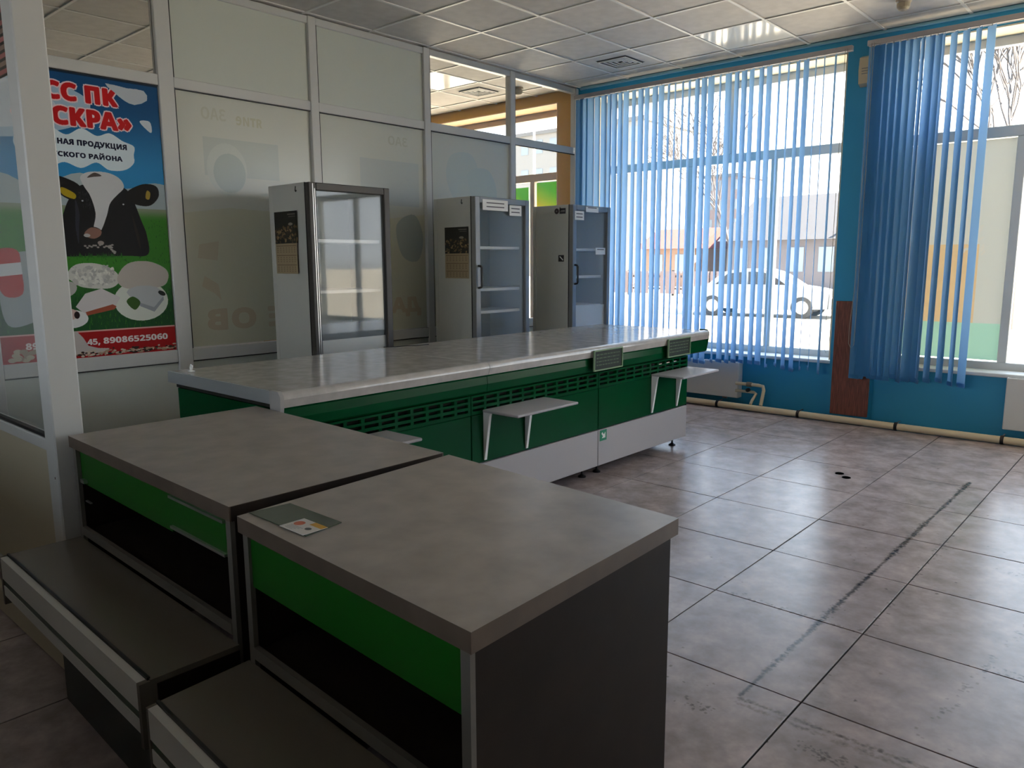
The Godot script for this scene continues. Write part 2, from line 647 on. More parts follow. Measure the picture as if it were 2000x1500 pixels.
	var wf := part(self, "wall_front", boxes([[Vector3(-11.8, 0, 5.4), Vector3(4.8, 1.2, 5.6)], [Vector3(-11.8, 3.0, 5.4), Vector3(4.8, 3.3, 5.6)],
		[Vector3(-11.8, 1.2, 5.4), Vector3(-4.6, 3.0, 5.6)], [Vector3(1.4, 1.2, 5.4), Vector3(4.8, 3.0, 5.6)]], 0.0), M.plaster)
	var rw := Node3D.new()
	rw.name = "window_4"
	add_child(rw, true)
	struct(rw, "high window in the wall behind the camera")
	part(rw, "frame", boxes([[Vector3(-4.6, 1.2, 5.46), Vector3(1.4, 1.27, 5.53)], [Vector3(-4.6, 2.93, 5.46), Vector3(1.4, 3.0, 5.53)], [Vector3(-4.6, 1.27, 5.46), Vector3(-4.53, 2.93, 5.53)], [Vector3(1.33, 1.27, 5.46), Vector3(1.4, 2.93, 5.53)]], 0.0), M.frame)
	for k in 3:
		span(rw, "mullion", Vector3(-3.13 + k * 1.5, 1.27, 5.46), Vector3(-3.07 + k * 1.5, 2.93, 5.53), M.frame, 0.0)
	var xs := [-4.53, -3.1, -1.6, -0.1, 1.33]
	for k in 4:
		span(rw, "pane", Vector3(xs[k] + 0.03, 1.27, 5.492), Vector3(xs[k + 1] - 0.03, 2.93, 5.498), M.clear, 0.0)
	struct(wf, "plain pale wall behind the camera")
	var wl := span(self, "wall_left", Vector3(-11.8, 0, -6.8), Vector3(-11.6, 3.3, 5.4), M.plaster, 0.0)
	struct(wl, "far wall of the neighbouring room")
	var wd := span(self, "wall_divider", Vector3(-5.18, 0, -0.92), Vector3(-5.06, CEIL, 5.4), M.plaster, 0.0)
	struct(wd, "white wall continuing the partition, outside the picture")
	var co := span(self, "trim_1", Vector3(-5.05, 3.165, -6.80), Vector3(4.6, 3.19, -6.775), mat(Color(0.55, 0.74, 0.80), 0.5), 0.004)
	struct(co, "narrow pale blue trim between ceiling and window wall")

	window("window_1", -4.95, -2.33, [-4.73, -3.888, -3.033], [-4.73, -3.46], M.frame, "large shop window with white frame behind the wide blue blind", 0.49)
	window("window_2", -1.99, 4.2, [-1.10, -0.2, 0.7, 1.6, 2.5, 3.35], [-0.70, 0.55, 1.8, 3.0], M.frame, "large shop window with white frame at the right edge of the picture", 0.49)
	window("window_3", -9.4, -5.36, [-8.4, -7.4, -6.4, -5.96], [-7.4], mat(Color(0.72, 0.66, 0.58), 0.5), "window of the neighbouring room seen through the partition", 0.5)

func window(called: String, x0: float, x1: float, mull: Array, upper: Array, fm: Material, label: String, y0: float) -> void:
	var w := Node3D.new()
	w.name = called
	add_child(w, true)
	struct(w, label)
	var top := 3.07 if called != "window_3" else 3.09
	var z0 := -7.15
	var z1 := -7.08
	var t0 := 2.315
	var t1 := 2.40
	var s := 0.065
	part(w, "reveal", boxes([[Vector3(x0, top - 0.012, -7.19), Vector3(x1, top - 0.0005, WALL_Z + 0.002)],
		[Vector3(x0 + 0.0005, y0 + 0.04, -7.19), Vector3(x0 + 0.012, top - 0.012, WALL_Z + 0.002)],
		[Vector3(x1 - 0.012, y0 + 0.04, -7.19), Vector3(x1 - 0.0005, top - 0.012, WALL_Z + 0.002)]], 0.001), M.cream if called != "window_3" else mat(Color(0.88, 0.74, 0.56), 0.6))
	part(w, "frame", boxes([[Vector3(x0 + 0.012, y0, z0), Vector3(x0 + 0.012 + s, top - 0.012, z1)], [Vector3(x1 - 0.012 - s, y0, z0), Vector3(x1 - 0.012, top - 0.012, z1)],
		[Vector3(x0 + 0.012 + s, y0, z0), Vector3(x1 - 0.012 - s, y0 + 0.09, z1)], [Vector3(x0 + 0.012 + s, top - 0.08, z0), Vector3(x1 - 0.012 - s, top - 0.012, z1)]], 0.004), fm)
	span(w, "transom", Vector3(x0 + 0.077, t0, z0 - 0.002), Vector3(x1 - 0.077, t1, z1 + 0.002), fm, 0.004)
	var xs := [x0 + 0.077]
	for m in mull:
		span(w, "mullion", Vector3(m - 0.032, y0 + 0.09, z0), Vector3(m + 0.032, t0, z1), fm, 0.004)
		xs.append(m)
	xs.append(x1 - 0.077)
	for i in xs.size() - 1:
		span(w, "pane", Vector3(xs[i] + 0.03, y0 + 0.085, -7.118), Vector3(xs[i + 1] - 0.03, t0 + 0.004, -7.112), M.clear, 0.0)
	xs = [x0 + 0.077]
	for m in upper:
		span(w, "mullion", Vector3(m - 0.03, t1, z0), Vector3(m + 0.03, top - 0.08, z1), fm, 0.004)
		xs.append(m)
	xs.append(x1 - 0.077)
	for i in xs.size() - 1:
		span(w, "pane", Vector3(xs[i] + 0.03, t1 - 0.004, -7.118), Vector3(xs[i + 1] - 0.03, top - 0.075, -7.112), M.clear, 0.0)
	span(w, "window_sill", Vector3(x0 + 0.013, y0, z1), Vector3(x1 - 0.013, y0 + 0.03, -6.85), M.white, 0.006)

# ------------------------------------------------------------------ glazed partition along the left
func partition() -> void:
	var p := thing("glazed_partition", "long white framed partition of glazed and opaque panes behind the fridges", "partition", Vector3(-5.11, 0, 0))
	var posts := [-1.27, -2.39, -3.51, -4.645, -5.75, -6.77]
	for i in posts.size():
		var z: float = posts[i]
		var w := 0.05 if i < 2 else 0.035
		if i == 5: w = 0.025
		span(p, "post", Vector3(-0.035, 0, z - w), Vector3(0.035, CEIL - 0.006, z + w), M.frame, 0.004)
		if i > 0 and i < 5:
			span(p, "gasket", Vector3(0.02, 0.82, z - w - 0.008), Vector3(0.028, CEIL - 0.02, z - w), M.gasket, 0.0)
	span(p, "post", Vector3(-0.035, 0, -0.985), Vector3(0.035, CEIL - 0.006, -0.925), M.frame, 0.004)
	var zs := [-0.985, -1.27, -2.39, -3.51, -4.645, -5.75, -6.77]
	for i in 6:
		var za: float = zs[i] - (0.05 if i in [1, 2] else 0.035) if i > 0 else zs[0]
		var zb: float = zs[i + 1] + (0.05 if i < 2 else (0.035 if i < 5 else 0.025))
		span(p, "transom", Vector3(-0.03, 2.515, zb), Vector3(0.03, 2.583, za), M.frame, 0.004)
		span(p, "rail", Vector3(-0.03, 0.735, zb), Vector3(0.03, 0.818, za), M.frame, 0.004)
		span(p, "rail", Vector3(-0.03, CEIL - 0.06, zb), Vector3(0.03, CEIL - 0.008, za), M.frame, 0.004)
		span(p, "rail", Vector3(-0.03, 0.0, zb), Vector3(0.03, 0.07, za), M.frame, 0.004)
		span(p, "seal", Vector3(0.010, 2.509, zb + 0.002), Vector3(0.026, 2.515, za - 0.002), M.gasket, 0.0)
		span(p, "seal", Vector3(0.010, 0.729, zb + 0.002), Vector3(0.026, 0.735, za - 0.002), M.gasket, 0.0)
		# lower boards
		span(p, "lower_panel", Vector3(-0.012, 0.07, zb), Vector3(0.012, 0.735, za), M.panel, 0.0)
		# middle panes
		if i == 5 or i == 0:
			span(p, "pane", Vector3(-0.004, 0.818, zb), Vector3(0.004, 2.515, za), M.clear, 0.0)
		elif i > 1:
			var gp := 0.007 if i == 2 else 0.0
			var pm := part(p, "printed_pane", bx(Vector3(0.012, 1.697 - gp, za - zb - gp), 0.0), M.panel, Vector3(-0.004, 1.6665 + gp * 0.5, (za + zb - gp) * 0.5))
			pm.set_meta("label", "milky pane with faint print showing through from behind")
			part(p, "print", sheet(Vector3(0.0035, 2.515, za - gp), Vector3(0, 0, zb - za + gp), Vector3(0, -1.697 + gp, 0)), ghost(i), Vector3.ZERO)
		else:
			span(p, "pane", Vector3(-0.004, 0.818, zb), Vector3(0.004, 2.515, za), M.clear, 0.0)
		# upper panes
		if i in [0, 1, 4, 5]:
			span(p, "pane", Vector3(-0.004, 2.583, zb), Vector3(0.004, CEIL - 0.06, za), M.clear, 0.0)
		else:
			span(p, "upper_panel", Vector3(-0.012, 2.583, zb), Vector3(0.012, CEIL - 0.06, za), M.panel, 0.0)
	cow_poster()

func ghost(i: int) -> StandardMaterial3D:
	var im := canvas(360, 560, Color(0.80, 0.81, 0.77))
	var y1 := Color(0.785, 0.785, 0.705)
	fill_poly(im, smooth(PackedVector2Array([Vector2(0, 262), Vector2(120, 246), Vector2(240, 250), Vector2(359, 236), Vector2(359, 559), Vector2(0, 559)]), 1), y1)
	var pale := Color(0.74, 0.70, 0.62)
	var teal := Color(0.70, 0.745, 0.725)
	if i == 2:
		letter(im, glyphs("ЗАО"), Rect2(62, 28, 62, 26), Color(0.765, 0.77, 0.71), 0.0, true)
		letter(im, glyphs("ятие"), Rect2(150, 38, 70, 20), Color(0.76, 0.76, 0.67), 0.0, true)
		im.fill_rect(Rect2i(62, 92, 200, 84), Color(0.745, 0.77, 0.745))
		fill_poly(im, oval(Vector2(120, 160), Vector2(52, 58)), Color(0.78, 0.80, 0.77))
		fill_poly(im, oval(Vector2(126, 168), Vector2(42, 44)), teal)
		fill_poly(im, PackedVector2Array([Vector2(36, 330), Vector2(86, 322), Vector2(80, 366), Vector2(30, 360)]), Color(0.765, 0.735, 0.65))
		fill_poly(im, PackedVector2Array([Vector2(44, 400), Vector2(78, 420), Vector2(84, 458), Vector2(66, 440), Vector2(36, 424)]), Color(0.775, 0.735, 0.64))
		letter(im, glyphs("ОВ"), Rect2(46, 478, 126, 46), Color(0.755, 0.705, 0.615), 2.0, true)
		letter(im, glyphs("Е"), Rect2(210, 478, 44, 46), Color(0.76, 0.715, 0.625), 2.0, true)
	elif i == 3:
		letter(im, glyphs("ЗАО"), Rect2(230, 30, 70, 24), Color(0.75, 0.76, 0.70), 0.0, true)
		im.fill_rect(Rect2i(130, 96, 210, 120), Color(0.75, 0.775, 0.76))
		fill_poly(im, smooth(PackedVector2Array([Vector2(252, 268), Vector2(320, 238), Vector2(352, 300), Vector2(330, 366), Vector2(270, 352)])), Color(0.66, 0.69, 0.655))
		letter(im, glyphs("ДА"), Rect2(226, 470, 110, 52), Color(0.765, 0.71, 0.615), 2.0, true)
	else:
		fill_poly(im, smooth(PackedVector2Array([Vector2(90, 60), Vector2(180, 50), Vector2(220, 120), Vector2(200, 190), Vector2(120, 200), Vector2(70, 130)])), Color(0.76, 0.795, 0.77))
		fill_poly(im, smooth(PackedVector2Array([Vector2(160, 110), Vector2(260, 90), Vector2(300, 170), Vector2(220, 220)])), Color(0.745, 0.79, 0.775))
	return picture(im, 0.22)

func cow_poster() -> void:
	var W := 640
	var H := 1080
	var im := canvas(W, H, Color(0.05, 0.34, 0.55))
	# sky: bands of print, paler towards the horizon
	for y in 500:
		im.fill_rect(Rect2i(0, y, W, 1), Color(0.03, 0.30, 0.50).lerp(Color(0.16, 0.55, 0.78), smoothstep(60, 380, y)))
	var cloud := Color(0.80, 0.84, 0.88)
	fill_poly(im, smooth(PackedVector2Array([Vector2(-40, 60), Vector2(120, 30), Vector2(300, 60), Vector2(380, 110), Vector2(330, 190), Vector2(230, 230), Vector2(110, 260), Vector2(-40, 250)])), Color(0.66, 0.76, 0.84))
	fill_poly(im, smooth(PackedVector2Array([Vector2(-40, 90), Vector2(90, 60), Vector2(220, 90), Vector2(260, 150), Vector2(180, 210), Vector2(-40, 230)])), cloud)
	fill_poly(im, smooth(PackedVector2Array([Vector2(560, 150), Vector2(600, 148), Vector2(604, 190), Vector2(580, 176)])), cloud)
	fill_poly(im, smooth(PackedVector2Array([Vector2(-30, 420), Vector2(60, 390), Vector2(170, 430), Vector2(320, 370), Vector2(470, 420), Vector2(600, 390), Vector2(680, 420), Vector2(680, 520), Vector2(-30, 520)])), Color(0.66, 0.72, 0.74))
	# meadow
	for y in range(495, H):
		im.fill_rect(Rect2i(0, y, W, 1), Color(0.55, 0.60, 0.50).lerp(Color(0.20, 0.50, 0.11), smoothstep(495, 545, y)).lerp(Color(0.06, 0.30, 0.12), smoothstep(700, 900, y)))
	for i in 1500:
		var q := Vector2(rng.randf() * W, rng.randf_range(540, 980))
		var l := 6.0 + (q.y - 540.0) * 0.03
		fill_poly(im, PackedVector2Array([q, q + Vector2(2.5, 0), q + Vector2(rng.randf_range(-4, 6), -l)]), [Color(0.10, 0.40, 0.08), Color(0.22, 0.50, 0.12), Color(0.05, 0.26, 0.08)][i % 3])
	# text bubble
	fill_poly(im, smooth(PackedVector2Array([Vector2(120, 240), Vector2(170, 205), Vector2(228, 205), Vector2(284, 233), Vector2(340, 204), Vector2(393, 226), Vector2(441, 211), Vector2(487, 235), Vector2(530, 252), Vector2(527, 285), Vector2(524, 318), Vector2(487, 347), Vector2(429, 352), Vector2(384, 327), Vector2(327, 352), Vector2(271, 335), Vector2(222, 352), Vector2(150, 340), Vector2(110, 290)]), 6), Color(0.86, 0.92, 0.95))
	# lettering
	var red := Color(0.80, 0.05, 0.08)
	var pink := Color(0.95, 0.82, 0.84)
	for t in [["СС ПК", Rect2(226, 46, 252, 60)], ["«ИСКРА»", Rect2(116, 134, 408, 62)]]:
		var g := glyphs(t[0])
		letter(im, g, t[1], pink, 9.0)
		letter(im, g, t[1], red, 3.6)
	for t in [["ЧНАЯ ПРОДУКЦИЯ", Rect2(231, 249, 270, 25)], ["ТСКОГО РАЙОНА", Rect2(233, 291, 248, 23)]]:
		letter(im, glyphs(t[0]), t[1], Color(0.05, 0.08, 0.20), 0.8)
	# cow
	var black := Color(0.02, 0.02, 0.045)
	var furw := Color(0.80, 0.81, 0.82)
	fill_poly(im, smooth(PackedVector2Array([Vector2(306, 431), Vector2(331, 414), Vector2(400, 420), Vector2(478, 416), Vector2(511, 467), Vector2(535, 540), Vector2(553, 600), Vector2(552, 678), Vector2(470, 684), Vector2(340, 684), Vector2(222, 680), Vector2(222, 600), Vector2(245, 540), Vector2(270, 478)])), black)
	fill_poly(im, smooth(PackedVector2Array([Vector2(226, 392), Vector2(261, 391), Vector2(317, 421), Vector2(306, 476), Vector2(263, 467), Vector2(232, 439)])), Color(0.045, 0.035, 0.03))
	fill_poly(im, smooth(PackedVector2Array([Vector2(252, 428), Vector2(297, 450), Vector2(292, 470), Vector2(252, 454)])), Color(0.72, 0.62, 0.06))
	fill_poly(im, smooth(PackedVector2Array([Vector2(490, 430), Vector2(553, 397), Vector2(606, 402), Vector2(613, 442), Vector2(577, 480), Vector2(526, 481), Vector2(488, 463)])), Color(0.05, 0.035, 0.03))
	fill_poly(im, smooth(PackedVector2Array([Vector2(567, 422), Vector2(580, 430), Vector2(574, 456), Vector2(560, 451)])), Color(0.66, 0.56, 0.20))
	fill_poly(im, smooth(PackedVector2Array([Vector2(321, 385), Vector2(355, 364), Vector2(420, 362), Vector2(465, 382), Vector2(478, 416), Vector2(446, 450), Vector2(420, 482), Vector2(404, 530), Vector2(376, 590), Vector2(350, 588), Vector2(364, 523), Vector2(351, 457), Vector2(331, 420)])), furw)
	fill_poly(im, smooth(PackedVector2Array([Vector2(345, 386), Vector2(372, 366), Vector2(398, 376), Vector2(368, 382)])), Color(0.28, 0.25, 0.24))
	fill_poly(im, smooth(PackedVector2Array([Vector2(300, 600), Vector2(344, 572), Vector2(384, 590), Vector2(388, 640), Vector2(340, 656), Vector2(304, 640)])), Color(0.06, 0.05, 0.055))
	fill_poly(im, smooth(PackedVector2Array([Vector2(318, 596), Vector2(344, 575), Vector2(377, 584), Vector2(376, 604), Vector2(352, 618), Vector2(326, 612)])), Color(0.55, 0.40, 0.35))
	fill_poly(im, oval(Vector2(326, 606), Vector2(12, 7)), Color(0.72, 0.72, 0.72))
	fill_poly(im, oval(Vector2(374, 634), Vector2(12, 8)), Color(0.62, 0.58, 0.55))
	for a in [[Vector2(316, 648), Vector2(416, 640)], [Vector2(400, 640), Vector2(424, 668)]]:
		for k in 14:
			fill_poly(im, oval((a[0] as Vector2).lerp(a[1], k / 13.0) + Vector2(0, rng.randf_range(-4, 8)), Vector2(5, 3.5)), Color(0.62, 0.60, 0.58))
	fill_poly(im, smooth(PackedVector2Array([Vector2(296, 470), Vector2(306, 520), Vector2(300, 580), Vector2(294, 640), Vector2(288, 580), Vector2(292, 520)])), Color(0.16, 0.17, 0.22))
	fill_poly(im, smooth(PackedVector2Array([Vector2(500, 520), Vector2(520, 590), Vector2(524, 660), Vector2(510, 600)])), Color(0.13, 0.10, 0.09))
	for k in 60:
		var q := Vector2(rng.randf_range(290, 520), 684)
		fill_poly(im, PackedVector2Array([q + Vector2(-70, 6), q + Vector2(-66, 6), q + Vector2(-68 + rng.randf_range(-3, 3), -rng.randf_range(4, 16))]), Color(0.12, 0.38, 0.09))
	for k in 40:
		var q := Vector2(rng.randf_range(308, 350), rng.randf_range(440, 500))
		fill_poly(im, PackedVector2Array([q, q + Vector2(2, 0), q + Vector2(rng.randf_range(-4, 4), 12)]), Color(0.20, 0.20, 0.22))
	for e in [Vector2(318, 478), Vector2(468, 484)]:
		fill_poly(im, oval(e, Vector2(14, 9), 0.3), Color(0.01, 0.01, 0.02))
		fill_poly(im, oval(e + Vector2(3, -3), Vector2(4, 3)), Color(0.75, 0.78, 0.8))
	# white dairy foods on plates
	var curd := Color(0.80, 0.80, 0.77)
	fill_poly(im, smooth(PackedVector2Array([Vector2(240, 758), Vector2(276, 718), Vector2(350, 714), Vector2(415, 742), Vector2(432, 782), Vector2(392, 812), Vector2(297, 806), Vector2(256, 780)])), curd)
	speckle(im, Rect2(258, 724, 155, 74), 120, Vector2(4, 10), [Color(0.74, 0.74, 0.72), Color(0.86, 0.86, 0.83), Color(0.68, 0.68, 0.67)])
	fill_poly(im, oval(Vector2(512, 866), Vector2(108, 82)), Color(0.84, 0.86, 0.82))
	fill_poly(im, smooth(PackedVector2Array([Vector2(423, 775), Vector2(467, 716), Vector2(549, 706), Vector2(620, 738), Vector2(626, 782), Vector2(590, 812), Vector2(459, 815)])), Color(0.74, 0.71, 0.68))
	fill_poly(im, smooth(PackedVector2Array([Vector2(455, 830), Vector2(500, 806), Vector2(575, 812), Vector2(600, 850), Vector2(560, 895), Vector2(500, 872)]), 3), Color(0.72, 0.74, 0.75))
	fill_poly(im, PackedVector2Array([Vector2(500, 872), Vector2(560, 895), Vector2(602, 850), Vector2(602, 866), Vector2(560, 914), Vector2(504, 888)]), Color(0.58, 0.60, 0.63))
	fill_poly(im, smooth(PackedVector2Array([Vector2(452, 868), Vector2(478, 848), Vector2(506, 872), Vector2(482, 902)])), Color(0.20, 0.36, 0.10))
	fill_poly(im, oval(Vector2(596, 838), Vector2(16, 9), 0.5), Color(0.03, 0.05, 0.03))
	fill_poly(im, PackedVector2Array([Vector2(262, 880), Vector2(300, 830), Vector2(362, 812), Vector2(430, 850), Vector2(404, 888), Vector2(296, 912)]), Color(0.82, 0.80, 0.80))
	fill_poly(im, PackedVector2Array([Vector2(296, 902), Vector2(398, 876), Vector2(412, 884), Vector2(404, 896), Vector2(300, 916)]), Color(0.62, 0.30, 0.20))
	fill_poly(im, oval(Vector2(230, 812), Vector2(44, 30), -0.3), Color(0.70, 0.70, 0.68))
	fill_poly(im, oval(Vector2(240, 926), Vector2(64, 36)), Color(0.88, 0.89, 0.88))
	fill_poly(im, oval(Vector2(236, 908), Vector2(34, 22)), Color(0.80, 0.70, 0.66))
	fill_poly(im, oval(Vector2(264, 912), Vector2(10, 14)), Color(0.12, 0.05, 0.05))
	# milk can with red wrapped jar beside it on the left
	fill_poly(im, smooth(PackedVector2Array([Vector2(40, 700), Vector2(110, 668), Vector2(134, 700), Vector2(150, 800), Vector2(146, 900), Vector2(100, 936), Vector2(30, 936), Vector2(14, 820)])), Color(0.62, 0.66, 0.68))
	fill_poly(im, smooth(PackedVector2Array([Vector2(16, 668), Vector2(84, 664), Vector2(92, 740), Vector2(88, 824), Vector2(30, 830), Vector2(10, 760)]), 4), Color(0.72, 0.06, 0.06))
	fill_poly(im, PackedVector2Array([Vector2(12, 716), Vector2(92, 708), Vector2(94, 752), Vector2(14, 760)]), Color(0.84, 0.86, 0.88))
	# red strip with telephone numbers
	im.fill_rect(Rect2i(0, 974, W, 6), Color(0.90, 0.68, 0.66))
	im.fill_rect(Rect2i(0, 980, W, 100), Color(0.66, 0.04, 0.06))
	for t in [["890", Rect2(80, 1008, 64, 24)], ["45,", Rect2(292, 1009, 46, 26)], ["89086525060", Rect2(352, 1007, 254, 24)]]:
		letter(im, glyphs(t[0]), t[1], Color(0.92, 0.88, 0.87), 0.8)
	# torn corner and rubbed lower edge
	fill_poly(im, PackedVector2Array([Vector2(222, 972), Vector2(258, 975), Vector2(279, 1002), Vector2(295, 1034), Vector2(330, 1046), Vector2(372, 1050), Vector2(360, 1062), Vector2(222, 1072)]), Color(0.78, 0.74, 0.72))
	for i in 150:
		fill_poly(im, oval(Vector2(rng.randf_range(220, 640), 1074 - absf(rng.randfn()) * 9.0), Vector2(rng.randf_range(3, 14), rng.randf_range(2, 5)), 0, 8), [Color(0.80, 0.74, 0.66), Color(0.20, 0.13, 0.11), Color(0.68, 0.58, 0.48)][i % 3])
	for i in 14:
		fill_poly(im, oval(Vector2(rng.randf_range(30, 120), rng.randf_range(1035, 1072)), Vector2(14, 9)), [Color(0.74, 0.70, 0.60), Color(0.62, 0.55, 0.46)][i % 2])
	# white flap where the print has peeled off at the top
	fill_poly(im, smooth(PackedVector2Array([Vector2(440, 24), Vector2(520, 30), Vector2(585, 30), Vector2(596, 66), Vector2(545, 90), Vector2(505, 78), Vector2(470, 52)]), 2), Color(0.76, 0.79, 0.82))
	im.fill_rect(Rect2i(0, 0, W, 10), Color(0.04, 0.16, 0.26))
	var po := thing("cow_poster", "large torn poster of a black and white cow above dairy foods", "poster", Vector3(-5.09, 0, -1.325))
	part(po, "printed_sheet", sheet(Vector3(0, 2.514, 0.004), Vector3(0, 0, -1.013), Vector3(0, -1.694, 0)), poster_print(im))
	part(po, "backing", bx(Vector3(0.004, 1.694, 1.013), 0.0), M.paper, Vector3(-0.0035, 1.667, -0.5025))

func poster_print(im: Image) -> StandardMaterial3D:
	var m := picture(im, 0.45)
	m.metallic_specular = 0.3
	return m

func side_partition() -> void:
	var p := thing("side_partition", "short white framed glass partition standing beside the far display table", "partition", Vector3(0, 0, -0.96))
	span(p, "post", Vector3(-3.097, 0, -0.05), Vector3(-2.997, CEIL - 0.006, 0.05), M.frame, 0.005)
	span(p, "post", Vector3(-5.07, 0, -0.03), Vector3(-5.0, CEIL - 0.006, 0.03), M.frame, 0.005)
	span(p, "rail", Vector3(-5.0, 0.70, -0.03), Vector3(-3.097, 0.745, 0.03), M.frame, 0.004)
	span(p, "seal", Vector3(-5.0, 0.745, 0.0), Vector3(-3.097, 0.757, 0.02), M.gasket, 0.0)
	span(p, "rail", Vector3(-5.0, CEIL - 0.06, -0.03), Vector3(-3.097, CEIL - 0.008, 0.03), M.frame, 0.004)
	span(p, "pane", Vector3(-5.0, 0.757, -0.004), Vector3(-3.097, CEIL - 0.06, 0.004), M.tinted, 0.0)
	span(p, "lower_panel", Vector3(-5.0, 0.08, -0.015), Vector3(-3.097, 0.70, 0.015), M.board, 0.0)
	span(p, "base_rail", Vector3(-5.0, 0.0, -0.03), Vector3(-3.097, 0.08, 0.03), M.frame, 0.004)
	span(p, "drill_mark", Vector3(-3.03, 0.62, 0.0496), Vector3(-3.024, 0.628, 0.0506), mat(Color(0.35, 0.2, 0.1), 0.8), 0.0)
	# food poster at the top of the pane
	var im := canvas(240, 420, Color(0.66, 0.05, 0.05))
	fill_poly(im, oval(Vector2(150, 150), Vector2(70, 110)), Color(0.80, 0.62, 0.20))
	fill_poly(im, oval(Vector2(140, 150), Vector2(48, 80)), Color(0.86, 0.72, 0.36))
	fill_poly(im, smooth(PackedVector2Array([Vector2(0, 250), Vector2(120, 230), Vector2(240, 240), Vector2(240, 420), Vector2(0, 420)])), Color(0.12, 0.08, 0.05))
	speckle(im, Rect2(0, 270, 240, 60), 90, Vector2(5, 16), [Color(0.45, 0.36, 0.20), Color(0.50, 0.14, 0.10), Color(0.20, 0.18, 0.08)])
	for k in 7:
		im.fill_rect(Rect2i(0, 330 + k * 13, 240, 8), Color(0.62, 0.34, 0.32) if k % 2 == 0 else Color(0.50, 0.40, 0.34))
	var fp := thing("food_poster", "red food poster at the top of the glass beside the near post", "poster", Vector3(-3.62, 2.055, -0.953))
	part(fp, "printed_sheet", sheet(Vector3(0, 0.86, 0.002), Vector3(0.52, 0, 0), Vector3(0, -0.86, 0)), picture(im, 0.4))
	part(fp, "backing", bx(Vector3(0.52, 0.86, 0.002), 0.0), M.paper, Vector3(0.26, 0.43, 0.0))
	# skirting strip lying along the foot
	var sk := thing("skirting_board", "loose pale skirting board on the floor under the far display table", "board", Vector3(-3.3, 0, -0.81))
	span(sk, "board", Vector3(-0.9, 0, -0.03), Vector3(0.615, 0.105, 0.0), M.board, 0.004)
	span(sk, "end_cap", Vector3(0.615, 0, -0.032), Vector3(0.622, 0.108, 0.002), M.frame, 0.002)

